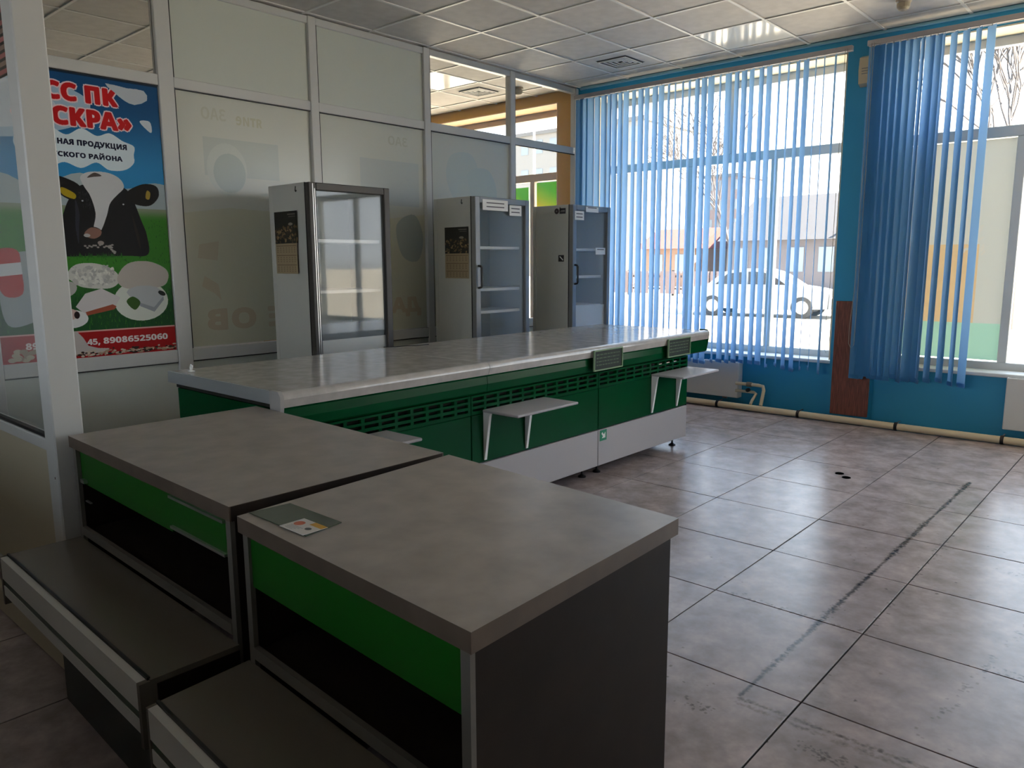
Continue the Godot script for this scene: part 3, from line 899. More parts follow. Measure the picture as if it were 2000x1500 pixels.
# ------------------------------------------------------------------ the long green counter
func counter() -> void:
	var seams := [-1.70, -2.945, -4.19, -5.42]
	var wt := thing("long_worktop", "long pale glossy worktop with green fascia running towards the windows", "worktop", Vector3(-3.3, 0, 0))
	for k in 3:
		var z1: float = seams[k] - (0.0 if k == 0 else 0.0015)
		var z0: float = seams[k + 1] + 0.0015
		span(wt, "worktop_section", Vector3(-0.50, 0.832, z0), Vector3(0.475, 0.86, z1), M.worktop, 0.002)
		# rounded front nose
		var o := PackedVector2Array()
		o.append(Vector2(0.475, 0.795))
		o.append(Vector2(0.515, 0.795))
		for a in 7:
			var an := PI * 0.5 * a / 6.0
			o.append(Vector2(0.497 + 0.03 * cos(an), 0.832 + 0.03 * sin(an)))
		o.append(Vector2(0.475, 0.862))
		part(wt, "front_nose", prism(o, func(q): return Vector3(q.x, q.y, z0), func(q): return Vector3(q.x, q.y, z1)), M.worktop)
		# fascia with a slightly bellied face
		var f := PackedVector2Array([Vector2(0.44, 0.695), Vector2(0.492, 0.695), Vector2(0.503, 0.705), Vector2(0.508, 0.745), Vector2(0.504, 0.785), Vector2(0.497, 0.795), Vector2(0.44, 0.795)])
		part(wt, "fascia", prism(f, func(q): return Vector3(q.x, q.y, z0), func(q): return Vector3(q.x, q.y, z1)), M.green)
	span(wt, "support_board", Vector3(-0.48, 0.78, -5.40), Vector3(0.44, 0.832, -1.72), M.dark, 0.0)
	span(wt, "end_edge", Vector3(-0.50, 0.805, -1.70), Vector3(0.475, 0.862, -1.688), mat(Color(0.62, 0.64, 0.65), 0.35, 0.2), 0.002)
	var cap := PackedVector2Array([Vector2(0.45, 0.70), Vector2(0.512, 0.70), Vector2(0.530, 0.80), Vector2(0.532, 0.845), Vector2(0.515, 0.866), Vector2(0.45, 0.866)])
	part(wt, "end_cap", prism(cap, func(q): return Vector3(q.x, q.y, -1.70), func(q): return Vector3(q.x, q.y, -1.682)), mat(Color(0.64, 0.63, 0.62), 0.35))
	part(wt, "end_cap", prism(cap, func(q): return Vector3(q.x - 0.012, q.y + 0.002, -5.428), func(q): return Vector3(q.x - 0.012, q.y + 0.002, -5.42)), M.green)
	part(wt, "screw", lathe(PackedVector2Array([Vector2(0, 0.003), Vector2(0.006, 0.002), Vector2(0.007, 0)]), 10), M.alu, Vector3(0.497, 0.745, -1.682), Vector3(PI / 2, 0, 0))
	var edges := [-1.72, -2.825, -3.985, -5.14]
	var spots := ["nearest the tables, hidden low by the tabletops", "in the middle with a small folding shelf", "at the window end with a small folding shelf"]
	for k in 3:
		var c := thing("counter_cabinet", "dark green counter cabinet " + spots[k], "cabinet", Vector3(-3.3, 0, 0), "green counter cabinets")
		var z1: float = edges[k] - 0.002
		var z0: float = edges[k + 1] + 0.002
		part(c, "body", boxes([[Vector3(-0.45, 0.09, z0 + 0.01), Vector3(0.47, 0.582, z1 - 0.01)], [Vector3(-0.45, 0.582, z0 + 0.01), Vector3(0.36, 0.69, z1 - 0.01)]], 0.0), M.carcass)
		if k == 0: span(c, "side_panel", Vector3(-0.46, 0.09, z1 - 0.01), Vector3(0.438, 0.778, z1 + 0.006), M.green, 0.002)
		span(c, "front_panel", Vector3(0.47, 0.318, z0), Vector3(0.50, 0.585, z1), M.green, 0.003)
		span(c, "kick_panel", Vector3(0.465, 0.075, z0), Vector3(0.502, 0.312, z1), M.kick, 0.003)
		if k == 2: span(c, "side_panel", Vector3(-0.46, 0.08, z0 - 0.008), Vector3(0.495, 0.69, z0), M.carcass, 0.002)
		# ventilation grille: bars and dividers standing proud of a dark back
		var bars := []
		for r in 4:
			bars.append([Vector3(0.472, 0.587 + r * 0.0313, z0), Vector3(0.499, 0.605 + r * 0.029, z1)])
		var n := int((z1 - z0) / 0.1)
		for j in n + 1:
			var zz := lerpf(z0, z1 - 0.014, float(j) / n)
			bars.append([Vector3(0.474, 0.59, zz), Vector3(0.4985, 0.69, zz + 0.02 if j < n else zz + 0.014)])
		part(c, "vent_grille", boxes(bars, 0.001), M.green)
		for zf in [z0 + 0.06, z1 - 0.10]:
			for xf in [-0.36, 0.42]:
				part(c, "foot", lathe(PackedVector2Array([Vector2(0.026, 0), Vector2(0.026, 0.008), Vector2(0.010, 0.018), Vector2(0.007, 0.022), Vector2(0.007, 0.091)]), 12), M.gasket, Vector3(xf, 0, zf))
		# folding shelf
		if true:
			var sx: float = [-1.735, -2.91, -4.62][k]
			var L := 0.52
			var sh := boxes([[Vector3(0.50, 0.594, sx - L), Vector3(0.755, 0.608, sx)]], 0.004)
			part(c, "folding_shelf", sh, M.kick)
			for zz in [sx - 0.015, sx - 0.36]:
				part(c, "bracket", prism(PackedVector2Array([Vector2(0.5005, 0.33), Vector2(0.508, 0.33), Vector2(0.545, 0.575), Vector2(0.552, 0.594), Vector2(0.5005, 0.594)]), func(q): return Vector3(q.x, q.y, zz - 0.009), func(q): return Vector3(q.x, q.y, zz + 0.009)), M.paper)
	# framed notices on the fascia
	var spots2 := [-4.04, -4.94]
	for k in 2:
		var z: float = spots2[k]
		var s := thing("framed_notice", ["small dark framed notice on the fascia above the seam between two cabinets", "small dark framed notice on the fascia at the window end"][k], "notice", Vector3(-2.771, 0.775, z), "notices on the counter fascia")
		part(s, "frame", boxes([[Vector3(0, -0.066, -0.16), Vector3(0.012, -0.058, 0.16)], [Vector3(0, 0.058, -0.16), Vector3(0.012, 0.066, 0.16)], [Vector3(0, -0.058, -0.16), Vector3(0.012, 0.058, -0.152)], [Vector3(0, -0.058, 0.152), Vector3(0.012, 0.058, 0.16)]], 0.001), mat(Color(0.50, 0.60, 0.46), 0.6))
		var im := canvas(256, 96, Color(0.05, 0.12, 0.08))
		for r in 4:
			var x := 20
			while x < 230:
				var w := rng.randi_range(8, 34)
				im.fill_rect(Rect2i(x, 16 + r * 18, w, 6), Color(0.30, 0.38, 0.27))
				x += w + 6
		part(s, "printed_sheet", sheet(Vector3(0.005, 0.058, 0.152), Vector3(0, 0, -0.304), Vector3(0, -0.116, 0)), picture(im, 0.7))
		part(s, "backing", bx(Vector3(0.004, 0.116, 0.304), 0.0), M.ink, Vector3(0.0025, 0, 0))
	var st := thing("green_sticker", "small green square sticker with a white arrow mark on the kick panel", "sticker", Vector3(-2.797, 0.272, -4.04))
	part(st, "square", bx(Vector3(0.002, 0.07, 0.075), 0.0), mat(Color(0.03, 0.50, 0.36), 0.5))
	part(st, "arrow", prism(PackedVector2Array([Vector2(-0.022, 0.02), Vector2(-0.022, -0.018), Vector2(0.016, -0.018), Vector2(0.004, -0.006), Vector2(0.022, 0.012), Vector2(0.012, 0.022), Vector2(-0.006, 0.004)]), func(q): return Vector3(0.001, q.y, q.x), func(q): return Vector3(0.0016, q.y, q.x)), M.paper)
	var cl := thing("white_clip", "tiny white plastic clip on the back corner of the worktop", "clip", Vector3(-3.69, 0.862, -1.76))
	part(cl, "loop", tube(PackedVector3Array([Vector3(-0.012, 0.004, 0), Vector3(-0.016, 0.02, 0), Vector3(-0.006, 0.032, 0), Vector3(0.008, 0.028, 0), Vector3(0.012, 0.012, 0.004), Vector3(0.004, 0.004, 0.012)]), 0.004, 8), M.paper)
	part(cl, "pad", bx(Vector3(0.03, 0.004, 0.024), 0.001), M.paper, Vector3(0.004, 0.002, 0.004))

# ------------------------------------------------------------------ refrigerators
func fridges() -> void:
	var labels := ["tall grey glass-door fridge with dark bronze frame, nearest the cow poster", "tall grey glass-door fridge in the middle of the three, two paper tags on its door", "tall grey glass-door fridge nearest the windows, stickers high on its side"]
	var zc := [-3.235, -4.755, -6.00]
	var wd := [0.66, 0.66, 0.60]
	for k in 3:
		var f := thing("display_fridge", labels[k], "fridge", Vector3(-4.31, 0, zc[k]), "glass-door fridges behind the counter")
		var W: float = wd[k] * 0.5
		var H := 1.905
		var D := 0.48
		var body := mat(Color(0.74, 0.74, 0.71), 0.45)
		part(f, "cabinet_body", boxes([
			[Vector3(-D, 0.06, -W), Vector3(-D + 0.04, H, W)],
			[Vector3(-D + 0.04, 0.06, W - 0.04), Vector3(-0.05, H, W)],
			[Vector3(-D + 0.04, 0.06, -W), Vector3(-0.05, H, -W + 0.04)],
			[Vector3(-D + 0.04, H - 0.05, -W + 0.04), Vector3(-0.05, H, W - 0.04)],
			[Vector3(-D + 0.04, 0.06, -W + 0.04), Vector3(-0.05, 0.5, W - 0.04)]], 0.003), body)
		part(f, "liner", boxes([[Vector3(-D + 0.04, 0.5, -W + 0.041), Vector3(-D + 0.05, H - 0.05, W - 0.041)]], 0.0), M.panel if k == 0 else mat(Color(0.55, 0.58, 0.60), 0.5))
		for fx in [-D + 0.05, -0.09]:
			for fz in [-W + 0.05, W - 0.05]:
				part(f, "foot", lathe(PackedVector2Array([Vector2(0.028, 0), Vector2(0.028, 0.01), Vector2(0.014, 0.02), Vector2(0.014, 0.06)]), 12), M.dark, Vector3(fx, 0, fz))
		var lev := [[1.195, 1.535, 0.94], [0.98, 1.165, 1.505], [1.245, 1.50, 0.97]]
		for y in lev[k]:
			if k == 0 and y < 1.0: continue
			span(f, "shelf", Vector3(-D + 0.052, y - 0.012, -W + 0.042), Vector3(-0.075, y + 0.012, W - 0.042), M.white, 0.003)
		var fm: Material = M.bronze if k == 0 else M.alu
		var low := 0.99 if k != 1 else 0.84
		if k == 0: low = 0.985
		var d := part(f, "door", boxes([
			[Vector3(-0.048, 0.50, W - 0.055), Vector3(0, H - 0.002, W)], [Vector3(-0.048, 0.50, -W), Vector3(0, H - 0.002, -W + 0.05)],
			[Vector3(-0.048, H - 0.05, -W + 0.05), Vector3(0, H - 0.002, W - 0.055)], [Vector3(-0.048, 0.50, -W + 0.05), Vector3(0, 0.56, W - 0.055)]], 0.004), fm)
		span(d, "door_pane", Vector3(-0.030, 0.56, -W + 0.05), Vector3(-0.022, H - 0.05, W - 0.055), M.fridge_glass, 0.0)
		if k == 0:
			span(d, "dark_band", Vector3(-0.034, 0.875, -W + 0.05), Vector3(-0.031, 0.985, W - 0.055), mat(Color(0.09, 0.10, 0.10), 0.4), 0.0)
			span(d, "lower_panel", Vector3(-0.034, 0.56, -W + 0.05), Vector3(-0.031, 0.875, W - 0.055), M.white, 0.0)
			part(d, "frame_groove", boxes([[Vector3(-0.001, 0.5, W - 0.03), Vector3(0.0015, H - 0.01, W - 0.026)], [Vector3(-0.001, 0.5, W - 0.044), Vector3(0.0015, H - 0.04, W - 0.040)]], 0.0), M.steel)
		elif k == 2:
			span(d, "lower_panel", Vector3(-0.034, 0.56, -W + 0.05), Vector3(-0.031, 0.975, W - 0.055), M.white, 0.0)
		part(d, "gasket", boxes([[Vector3(-0.054, 0.5, W - 0.028), Vector3(-0.0485, H, W)], [Vector3(-0.054, 0.5, -W), Vector3(-0.0485, H, -W + 0.028)]], 0.0), M.gasket)
		if k > 0:
			var hm: Material = mat(Color(0.16, 0.15, 0.14), 0.4)
			part(d, "handle", tube(PackedVector3Array([Vector3(0.0, 1.36, W - 0.03), Vector3(0.030, 1.355, W - 0.03), Vector3(0.036, 1.345, W - 0.03), Vector3(0.036, 1.20, W - 0.03), Vector3(0.030, 1.19, W - 0.03), Vector3(0.0, 1.185, W - 0.03)]), 0.009, 8), hm)
		part(f, "top_hook", tube(PackedVector3Array([Vector3(-0.15, H - 0.02, W + 0.001), Vector3(-0.15, H - 0.05, W + 0.006), Vector3(-0.142, H - 0.055, W + 0.006), Vector3(-0.138, H - 0.045, W + 0.004)]), 0.003, 6), M.gasket)
	# calendars on the sides of the first two
	for k in 2:
		var z: float = zc[k] + wd[k] * 0.5
		var x: float = [-4.73, -4.66][k]
		var y: float = [1.73, 1.67][k]
		var c := thing("wall_calendar", ["dark and beige paper calendar on the side of the bronze-framed fridge", "dark and beige paper calendar on the side of the middle fridge"][k], "calendar", Vector3(x, y, z + 0.0008), "calendars on the fridge sides")
		var im := canvas(160, 130, Color(0.03, 0.025, 0.02))
		speckle(im, Rect2(0, 62, 160, 66), 120, Vector2(3, 9), [Color(0.40, 0.32, 0.20), Color(0.16, 0.11, 0.07), Color(0.55, 0.46, 0.32), Color(0.08, 0.06, 0.05)])
		im.fill_rect(Rect2i(92, 10, 56, 5), Color(0.45, 0.43, 0.40))
		im.fill_rect(Rect2i(100, 20, 48, 4), Color(0.36, 0.34, 0.31))
		fill_poly(im, oval(Vector2(112, 52), Vector2(16, 6)), Color(0.55, 0.53, 0.48))
		part(c, "picture", sheet(Vector3(0, 0, 0.001), Vector3(0.28, 0, 0), Vector3(0, -0.21, 0), 0.006, 6), picture(im, 0.4))
		var im2 := canvas(160, 120, Color(0.62, 0.55, 0.43))
		for r in 3:
			im2.fill_rect(Rect2i(6, 8 + r * 38, 148, 3), Color(0.45, 0.36, 0.26))
			for q in 7:
				for w in 3:
					im2.fill_rect(Rect2i(10 + q * 21, 16 + r * 38 + w * 8, 9, 4), Color(0.50, 0.42, 0.32))
		part(c, "date_sheet", sheet(Vector3(0, -0.21, 0.001), Vector3(0.28, 0, 0), Vector3(0, -0.20, 0), 0.016 if k == 0 else 0.006, 6), picture(im2, 0.6))
	# paper tags
	var tags := [["paper tag with two printed lines at the top of the middle fridge door", Vector3(-4.305, 1.842, -4.655), 0.15, 0.042, 2], ["small square paper tag at the top right of the middle fridge door", Vector3(-4.305, 1.81, -4.90), 0.075, 0.042, 2],
		["small square paper tag at the top left of the window-side fridge door", Vector3(-4.305, 1.807, -5.79), 0.07, 0.04, 2], ["narrow paper tag on the top edge of the window-side fridge door", Vector3(-4.305, 1.868, -5.99), 0.10, 0.024, 1],
		["small paper tag half way down the window-side fridge door", Vector3(-4.326, 1.487, -6.16), 0.08, 0.032, 1]]
	for t in tags:
		var n := thing("paper_tag", t[0], "tag", t[1], "paper tags on the fridge doors")
		part(n, "sheet", bx(Vector3(0.001, t[3] * 2.0, t[2] * 2.0), 0.0), M.paper)
		for r in t[4]:
			part(n, "printed_line", bx(Vector3(0.0006, 0.008, t[2] * 1.4), 0.0), mat(Color(0.35, 0.35, 0.37), 0.8) if t[3] > 0.041 else mat(Color(0.4, 0.4, 0.42), 0.8), Vector3(0.0007, 0.016 - r * 0.03, 0))
	# stickers on the side of the third
	var zs := -5.70
	for t in [["small dark round badge sticker high on the window-side fridge", Vector3(-4.50, 1.85, zs), 0], ["small dark oblong badge sticker high on the window-side fridge", Vector3(-4.43, 1.85, zs), 1], ["small dark square sticker half way down the window-side fridge side", Vector3(-4.445, 1.42, zs), 2]]:
		var s := thing("badge_sticker", t[0], "sticker", t[1] + Vector3(0, 0, 0.001), "stickers on the fridge side")
		if t[2] == 0:
			part(s, "disc", lathe(PackedVector2Array([Vector2(0.026, 0), Vector2(0.025, 0.001), Vector2(0, 0.001)]), 18), mat(Color(0.20, 0.10, 0.13), 0.5), Vector3.ZERO, Vector3(PI / 2, 0, 0))
			part(s, "emblem", bx(Vector3(0.016, 0.010, 0.001), 0.0), M.alu, Vector3(0, 0, 0.0012))
		elif t[2] == 1:
			part(s, "plate", bx(Vector3(0.07, 0.05, 0.001), 0.0), mat(Color(0.10, 0.10, 0.15), 0.5))
			part(s, "emblem", bx(Vector3(0.05, 0.012, 0.001), 0.0), M.alu, Vector3(0, 0, 0.0006))
		else:
			part(s, "plate", bx(Vector3(0.065, 0.06, 0.001), 0.0), mat(Color(0.10, 0.08, 0.10), 0.5))
			part(s, "emblem", prism(PackedVector2Array([Vector2(-0.02, 0.015), Vector2(0.02, -0.02), Vector2(0.024, -0.012), Vector2(-0.012, 0.02)]), func(q): return Vector3(q.x, q.y, 0.0005), func(q): return Vector3(q.x, q.y, 0.001)), M.paper)
	# loose wire on the worktop side of the first fridge
	var wi := thing("loose_cable", "thin dark cable lying on the worktop beside the bronze-framed fridge", "cable", Vector3(-3.73, 0.8625, -3.15))
	part(wi, "wire", tube(PackedVector3Array([Vector3(-0.06, 0.002, 0.10), Vector3(-0.02, 0.002, 0.04), Vector3(0.0, 0.003, -0.05), Vector3(0.03, 0.002, -0.12), Vector3(0.03, 0.002, -0.2)]), 0.0025, 6), M.gasket)

# ------------------------------------------------------------------ display tables in front
# everything is laid out between the table's four top corners: s runs along the front, t from front to back
func at_table(c: Array, s: float, t: float, y: float) -> Vector3:
	var p: Vector2 = (c[0] as Vector2).lerp(c[1], s).lerp((c[3] as Vector2).lerp(c[2], s), t)
	return Vector3(p.x, y, p.y)

func tbox(parent: Node3D, called: String, c: Array, s0: float, s1: float, t0: float, t1: float, y0: float, y1: float, m: Material) -> MeshInstance3D:
	var o := PackedVector2Array([Vector2(s0, t0), Vector2(s1, t0), Vector2(s1, t1), Vector2(s0, t1)])
	return part(parent, called, prism(o, func(q): return at_table(c, q.x, q.y, y0) - parent.position, func(q): return at_table(c, q.x, q.y, y1) - parent.position), m)

func tables() -> void:
	var cl := [Vector2(-2.94, -0.938), Vector2(-1.752, -0.905), Vector2(-1.746, -1.633), Vector2(-2.945, -1.673)]
	var cr := [Vector2(-1.671, -0.882), Vector2(-0.834, -0.834), Vector2(-0.861, -1.559), Vector2(-1.714, -1.626)]
	for k in 2:
		var c: Array = [cl, cr][k]
		var mid := at_table(c, 0.5, 0.5, 0.0)
		var t := thing("display_table", ["grey-topped display table with green drawer front and two metal strips, farther left", "grey-topped display table with plain green apron, nearest the camera"][k], "display table", mid, "display tables in front of the counter")
		var wl := (c[1] as Vector2).distance_to(c[0])
		var e := 0.022 / wl
		tbox(t, "tabletop", c, 0, 1, 0, 1, 0.7895, 0.79, M.laminate)
		tbox(t, "edge_band", c, 0, 1, 0, 1, 0.750, 0.7895, M.edge)
		var post := mat(Color(0.42, 0.40, 0.37), 0.5)
		tbox(t, "side_panel", c, 0.008, 0.008 + e, 0.03, 0.98, 0.0, 0.746, M.carcass)
		tbox(t, "side_panel", c, 0.985 - e, 0.985, 0.03, 0.98, 0.0, 0.746, M.carcass)
		tbox(t, "corner_strip", c, 0.008, 0.008 + e * 1.1, 0.012, 0.03, 0.0, 0.746, post)
		tbox(t, "corner_strip", c, 0.985 - e * 1.1, 0.985, 0.012, 0.03, 0.0, 0.746, post)
		tbox(t, "back_panel", c, 0.02, 0.97, 0.90, 0.93, 0.05, 0.748, M.carcass)
		tbox(t, "inner_shelf", c, 0.012 + e, 0.98 - e, 0.03, 0.90, 0.43, 0.45, M.carcass)
		tbox(t, "shelf_rail", c, 0.012 + e, 0.98 - e, 0.010, 0.03, 0.43, 0.46, post)
		if k == 0:
			tbox(t, "apron", c, 0.012 + e, 0.66, 0.03, 0.06, 0.62, 0.748, M.green_matt)
			var d := tbox(t, "drawer", c, 0.665, 0.978 - e, 0.024, 0.06, 0.64, 0.746, M.green_matt)
			for y in [0.733, 0.642]:
				var o := PackedVector2Array([Vector2(0.672, 0.012), Vector2(0.968 - e, 0.012), Vector2(0.968 - e, 0.024), Vector2(0.672, 0.024)])
				var b := part(d, "metal_strip", prism(o, func(q): return at_table(c, q.x, q.y, y - 0.004) - t.position, func(q): return at_table(c, q.x, q.y, y + 0.004) - t.position), M.steel)
			tbox(t, "raw_edge", c, 0.9985, 1.0006, 0.006, 0.994, 0.750, 0.7885, M.carcass)
			tbox(t, "latch", c, 0.045, 0.075, 0.012, 0.03, 0.628, 0.64, M.steel)
			tbox(t, "latch", c, 0.06, 0.10, 0.02, 0.03, 0.56, 0.564, M.steel)
		else:
			tbox(t, "apron", c, 0.012 + e, 0.98 - e, 0.022, 0.05, 0.615, 0.748, M.green_matt)
		# low front deck
		var f := -0.30
		tbox(t, "front_deck", c, 0.0, 0.992, f, 0.012, 0.40, 0.415, mat(Color(0.46, 0.435, 0.40), 0.25))
		tbox(t, "deck_seal", c, 0.0, 0.985, f - 0.006, f + 0.004, 0.398, 0.419, M.gasket)
		tbox(t, "nose", c, 0.006, 0.978, f - 0.035, f - 0.006, 0.338, 0.412, M.white)
		tbox(t, "green_stripe", c, 0.006, 0.978, f - 0.030, f - 0.006, 0.313, 0.338, mat(Color(0.02, 0.22, 0.09), 0.3))
		tbox(t, "nose", c, 0.006, 0.978, f - 0.033, f - 0.006, 0.278, 0.313, M.white)
		tbox(t, "end_trim", c, 0.978, 0.992, f - 0.036, f + 0.02, 0.245, 0.412, post)
		tbox(t, "end_trim", c, -0.006, 0.006, f - 0.036, f + 0.02, 0.245, 0.412, post)
		tbox(t, "deck_side", c, 0.978, 0.992, f + 0.02, 0.012, 0.335, 0.40, M.carcass)
		tbox(t, "plinth", c, 0.285, 0.96, f + 0.06, 0.03, 0.0, 0.40, mat(Color(0.02, 0.07, 0.05), 0.4))
		if k == 0:
			tbox(t, "support_leg", c, 0.232, 0.268, -0.20, -0.12, 0.0, 0.40, M.board)
	var mt := thing("counter_mat", "dark translucent plastic mat at the corner of the nearer table", "mat", Vector3(-1.55, 0.7905, -0.96))
	part(mt, "sheet", prism(PackedVector2Array([Vector2(-0.118, 0.048), Vector2(-0.105, -0.058), Vector2(0.112, -0.057), Vector2(0.127, 0.05)]), func(q): return Vector3(q.x, 0.0, q.y), func(q): return Vector3(q.x, 0.002, q.y)), mat(Color(0.24, 0.29, 0.23), 0.15))
	var im := canvas(160, 110, Color(0.82, 0.80, 0.78))
	im.fill_rect(Rect2i(80, 0, 80, 30), Color(0.80, 0.60, 0.16))
	fill_poly(im, oval(Vector2(36, 44), Vector2(24, 22)), Color(0.80, 0.42, 0.30))
	fill_poly(im, oval(Vector2(118, 60), Vector2(16, 12)), Color(0.30, 0.30, 0.28))
	for r in 4: im.fill_rect(Rect2i(20, 70 + r * 9, 80 - r * 10, 3), Color(0.55, 0.55, 0.56))
	var cd := thing("business_card", "white and orange card lying on the dark mat", "card", Vector3(-1.477, 0.793, -0.94))
	part(cd, "card_stock", bx(Vector3(0.095, 0.0008, 0.066), 0.0), M.paper)
	part(cd, "printed_face", sheet(Vector3(-0.0475, 0.0007, -0.033), Vector3(0.095, 0, 0), Vector3(0, 0, 0.066)), picture(im, 0.35))

# a closed cabinet behind the camera keeps the rear daylight off the low fronts
func back_cabinet() -> void:
	var c := thing("back_cabinet", "long dark closed cabinet behind the camera, out of the picture", "cabinet", Vector3(-2.2, 0, 1.15))
	span(c, "body", Vector3(-2.7, 0.08, -0.22), Vector3(2.7, 1.08, 0.22), M.carcass, 0.004)
	span(c, "plinth", Vector3(-2.66, 0.0, -0.19), Vector3(2.66, 0.08, 0.19), M.dark, 0.0)
	span(c, "cabinet_top", Vector3(-2.72, 1.08, -0.24), Vector3(2.72, 1.11, 0.24), M.edge, 0.004)
	for k in 6:
		var d := span(c, "door", Vector3(-2.69 + k * 0.9, 0.1, -0.238), Vector3(-2.69 + k * 0.9 + 0.88, 1.06, -0.221), M.carcass, 0.003)
		part(d, "knob", lathe(PackedVector2Array([Vector2(0.006, 0), Vector2(0.012, 0.012), Vector2(0, 0.016)]), 10), M.steel, Vector3(0.38, 0.2, -0.009), Vector3(-PI / 2, 0, 0))

# ------------------------------------------------------------------ vertical blinds
func slat_mesh(h: float, twist: float, sway: float) -> Mesh:
	var st := begin()
	var n := 6
	var w := 0.0445
	var th := 0.0005
	for i in n:
		var v := []
		for j in [i, i + 1]:
			var f := float(j) / n
			var a := twist * f
			var d := Vector3(cos(a), 0, -sin(a))
			var off := Vector3(0, -h * f, sway * f * f)
			v.append([off - d * w, off + d * w, Vector3(sin(a), 0, cos(a))])
		for s in [-1.0, 1.0]:
			var nn: Vector3 = (v[0][2] + v[1][2]).normalized() * s
			quad(st, v[0][0] + nn * th, v[0][1] + nn * th, v[1][1] + nn * th, v[1][0] + nn * th, nn)
	return st.commit()

func blind(label: String, x0: float, x1: float, z: float, top: float, slats: Array, low: float, cords: Array) -> void:
	var b := thing("vertical_blind", label, "blind", Vector3(0, 0, z), "blue vertical blinds")
	part(b, "head_rail", boxes([[Vector3(x0, top - 0.012, -0.022), Vector3(x1, top + 0.026, 0.022)], [Vector3(x0, top - 0.016, -0.024), Vector3(x1, top - 0.012, -0.016)], [Vector3(x0, top - 0.016, 0.016), Vector3(x1, top - 0.012, 0.024)]], 0.002), mat(Color(0.72, 0.70, 0.70), 0.4))
	for s in slats:
		var h := top - 0.02 - low + rng.randf_range(-0.02, 0.02)
		part(b, "slat", slat_mesh(h, rng.randf_range(-0.10, 0.10), rng.randf_range(-0.01, 0.01)), M.slat, Vector3(s[0], top - 0.02, 0), Vector3(0, deg_to_rad(s[1]), 0))
		part(b, "slat_weight", bx(Vector3(0.088, 0.03, 0.003), 0.001), M.slat, Vector3(s[0], top - 0.02 - h + 0.02, 0), Vector3(0, deg_to_rad(s[1]), 0))
		part(b, "hanger", bx(Vector3(0.012, 0.014, 0.004), 0.001), M.white, Vector3(s[0], top - 0.018, 0), Vector3(0, deg_to_rad(s[1]), 0))
	for cdef in cords:
		var x: float = cdef[0]
		var yb: float = cdef[1]
		part(b, "pull_cord", tube(PackedVector3Array([Vector3(x + 0.012, top, 0.03), Vector3(x, yb + 0.5, 0.03), Vector3(x - 0.022, yb + 0.16, 0.03), Vector3(x - 0.020, yb + 0.04, 0.03), Vector3(x, yb, 0.03), Vector3(x + 0.022, yb + 0.03, 0.03), Vector3(x + 0.026, yb + 0.3, 0.03), Vector3(x + 0.03, top, 0.03)]), 0.0022, 6), mat(Color(0.62, 0.60, 0.54), 0.6))

func blinds() -> void:
	var a := [[-5.01, 178], [-4.94, 157], [-4.86, 176], [-4.78, 163], [-4.70, 163], [-4.63, 152], [-4.57, 161], [-4.50, 151], [-4.43, 160], [-4.34, 148], [-4.26, 158], [-4.19, 152], [-4.10, 157], [-4.03, 156], [-3.95, 135], [-3.88, 129], [-3.80, 131], [-3.73, 133]]
	a += [[-3.65, 146], [-3.58, 151], [-3.51, 156], [-3.42, 128], [-3.34, 154], [-3.26, 142], [-3.19, 147], [-3.12, 141], [-3.03, 140], [-2.96, 144], [-2.87, 125], [-2.79, 122], [-2.71, 132], [-2.64, 140], [-2.56, 117], [-2.49, 116], [-2.40, 119]]
	blind("wide blue vertical blind with many open slats across the left window", -5.07, -2.27, -6.72, 3.075, a, 0.425, [[-2.33, 0.60]])
	var b := [[-2.09, 166], [-2.05, 164], [-2.00, 164], [-1.95, 163], [-1.90, 160], [-1.85, 166], [-1.79, 150], [-1.74, 123], [-1.69, 150], [-1.64, 147], [-1.60, 117], [-1.53, 132], [-1.45, 133], [-1.37, 125], [-1.29, 138]]
	blind("narrow blue vertical blind bunched to the left of the right window", -2.14, 0.5, -6.68, 3.075, b, 0.42, [[-2.115, 0.66]])

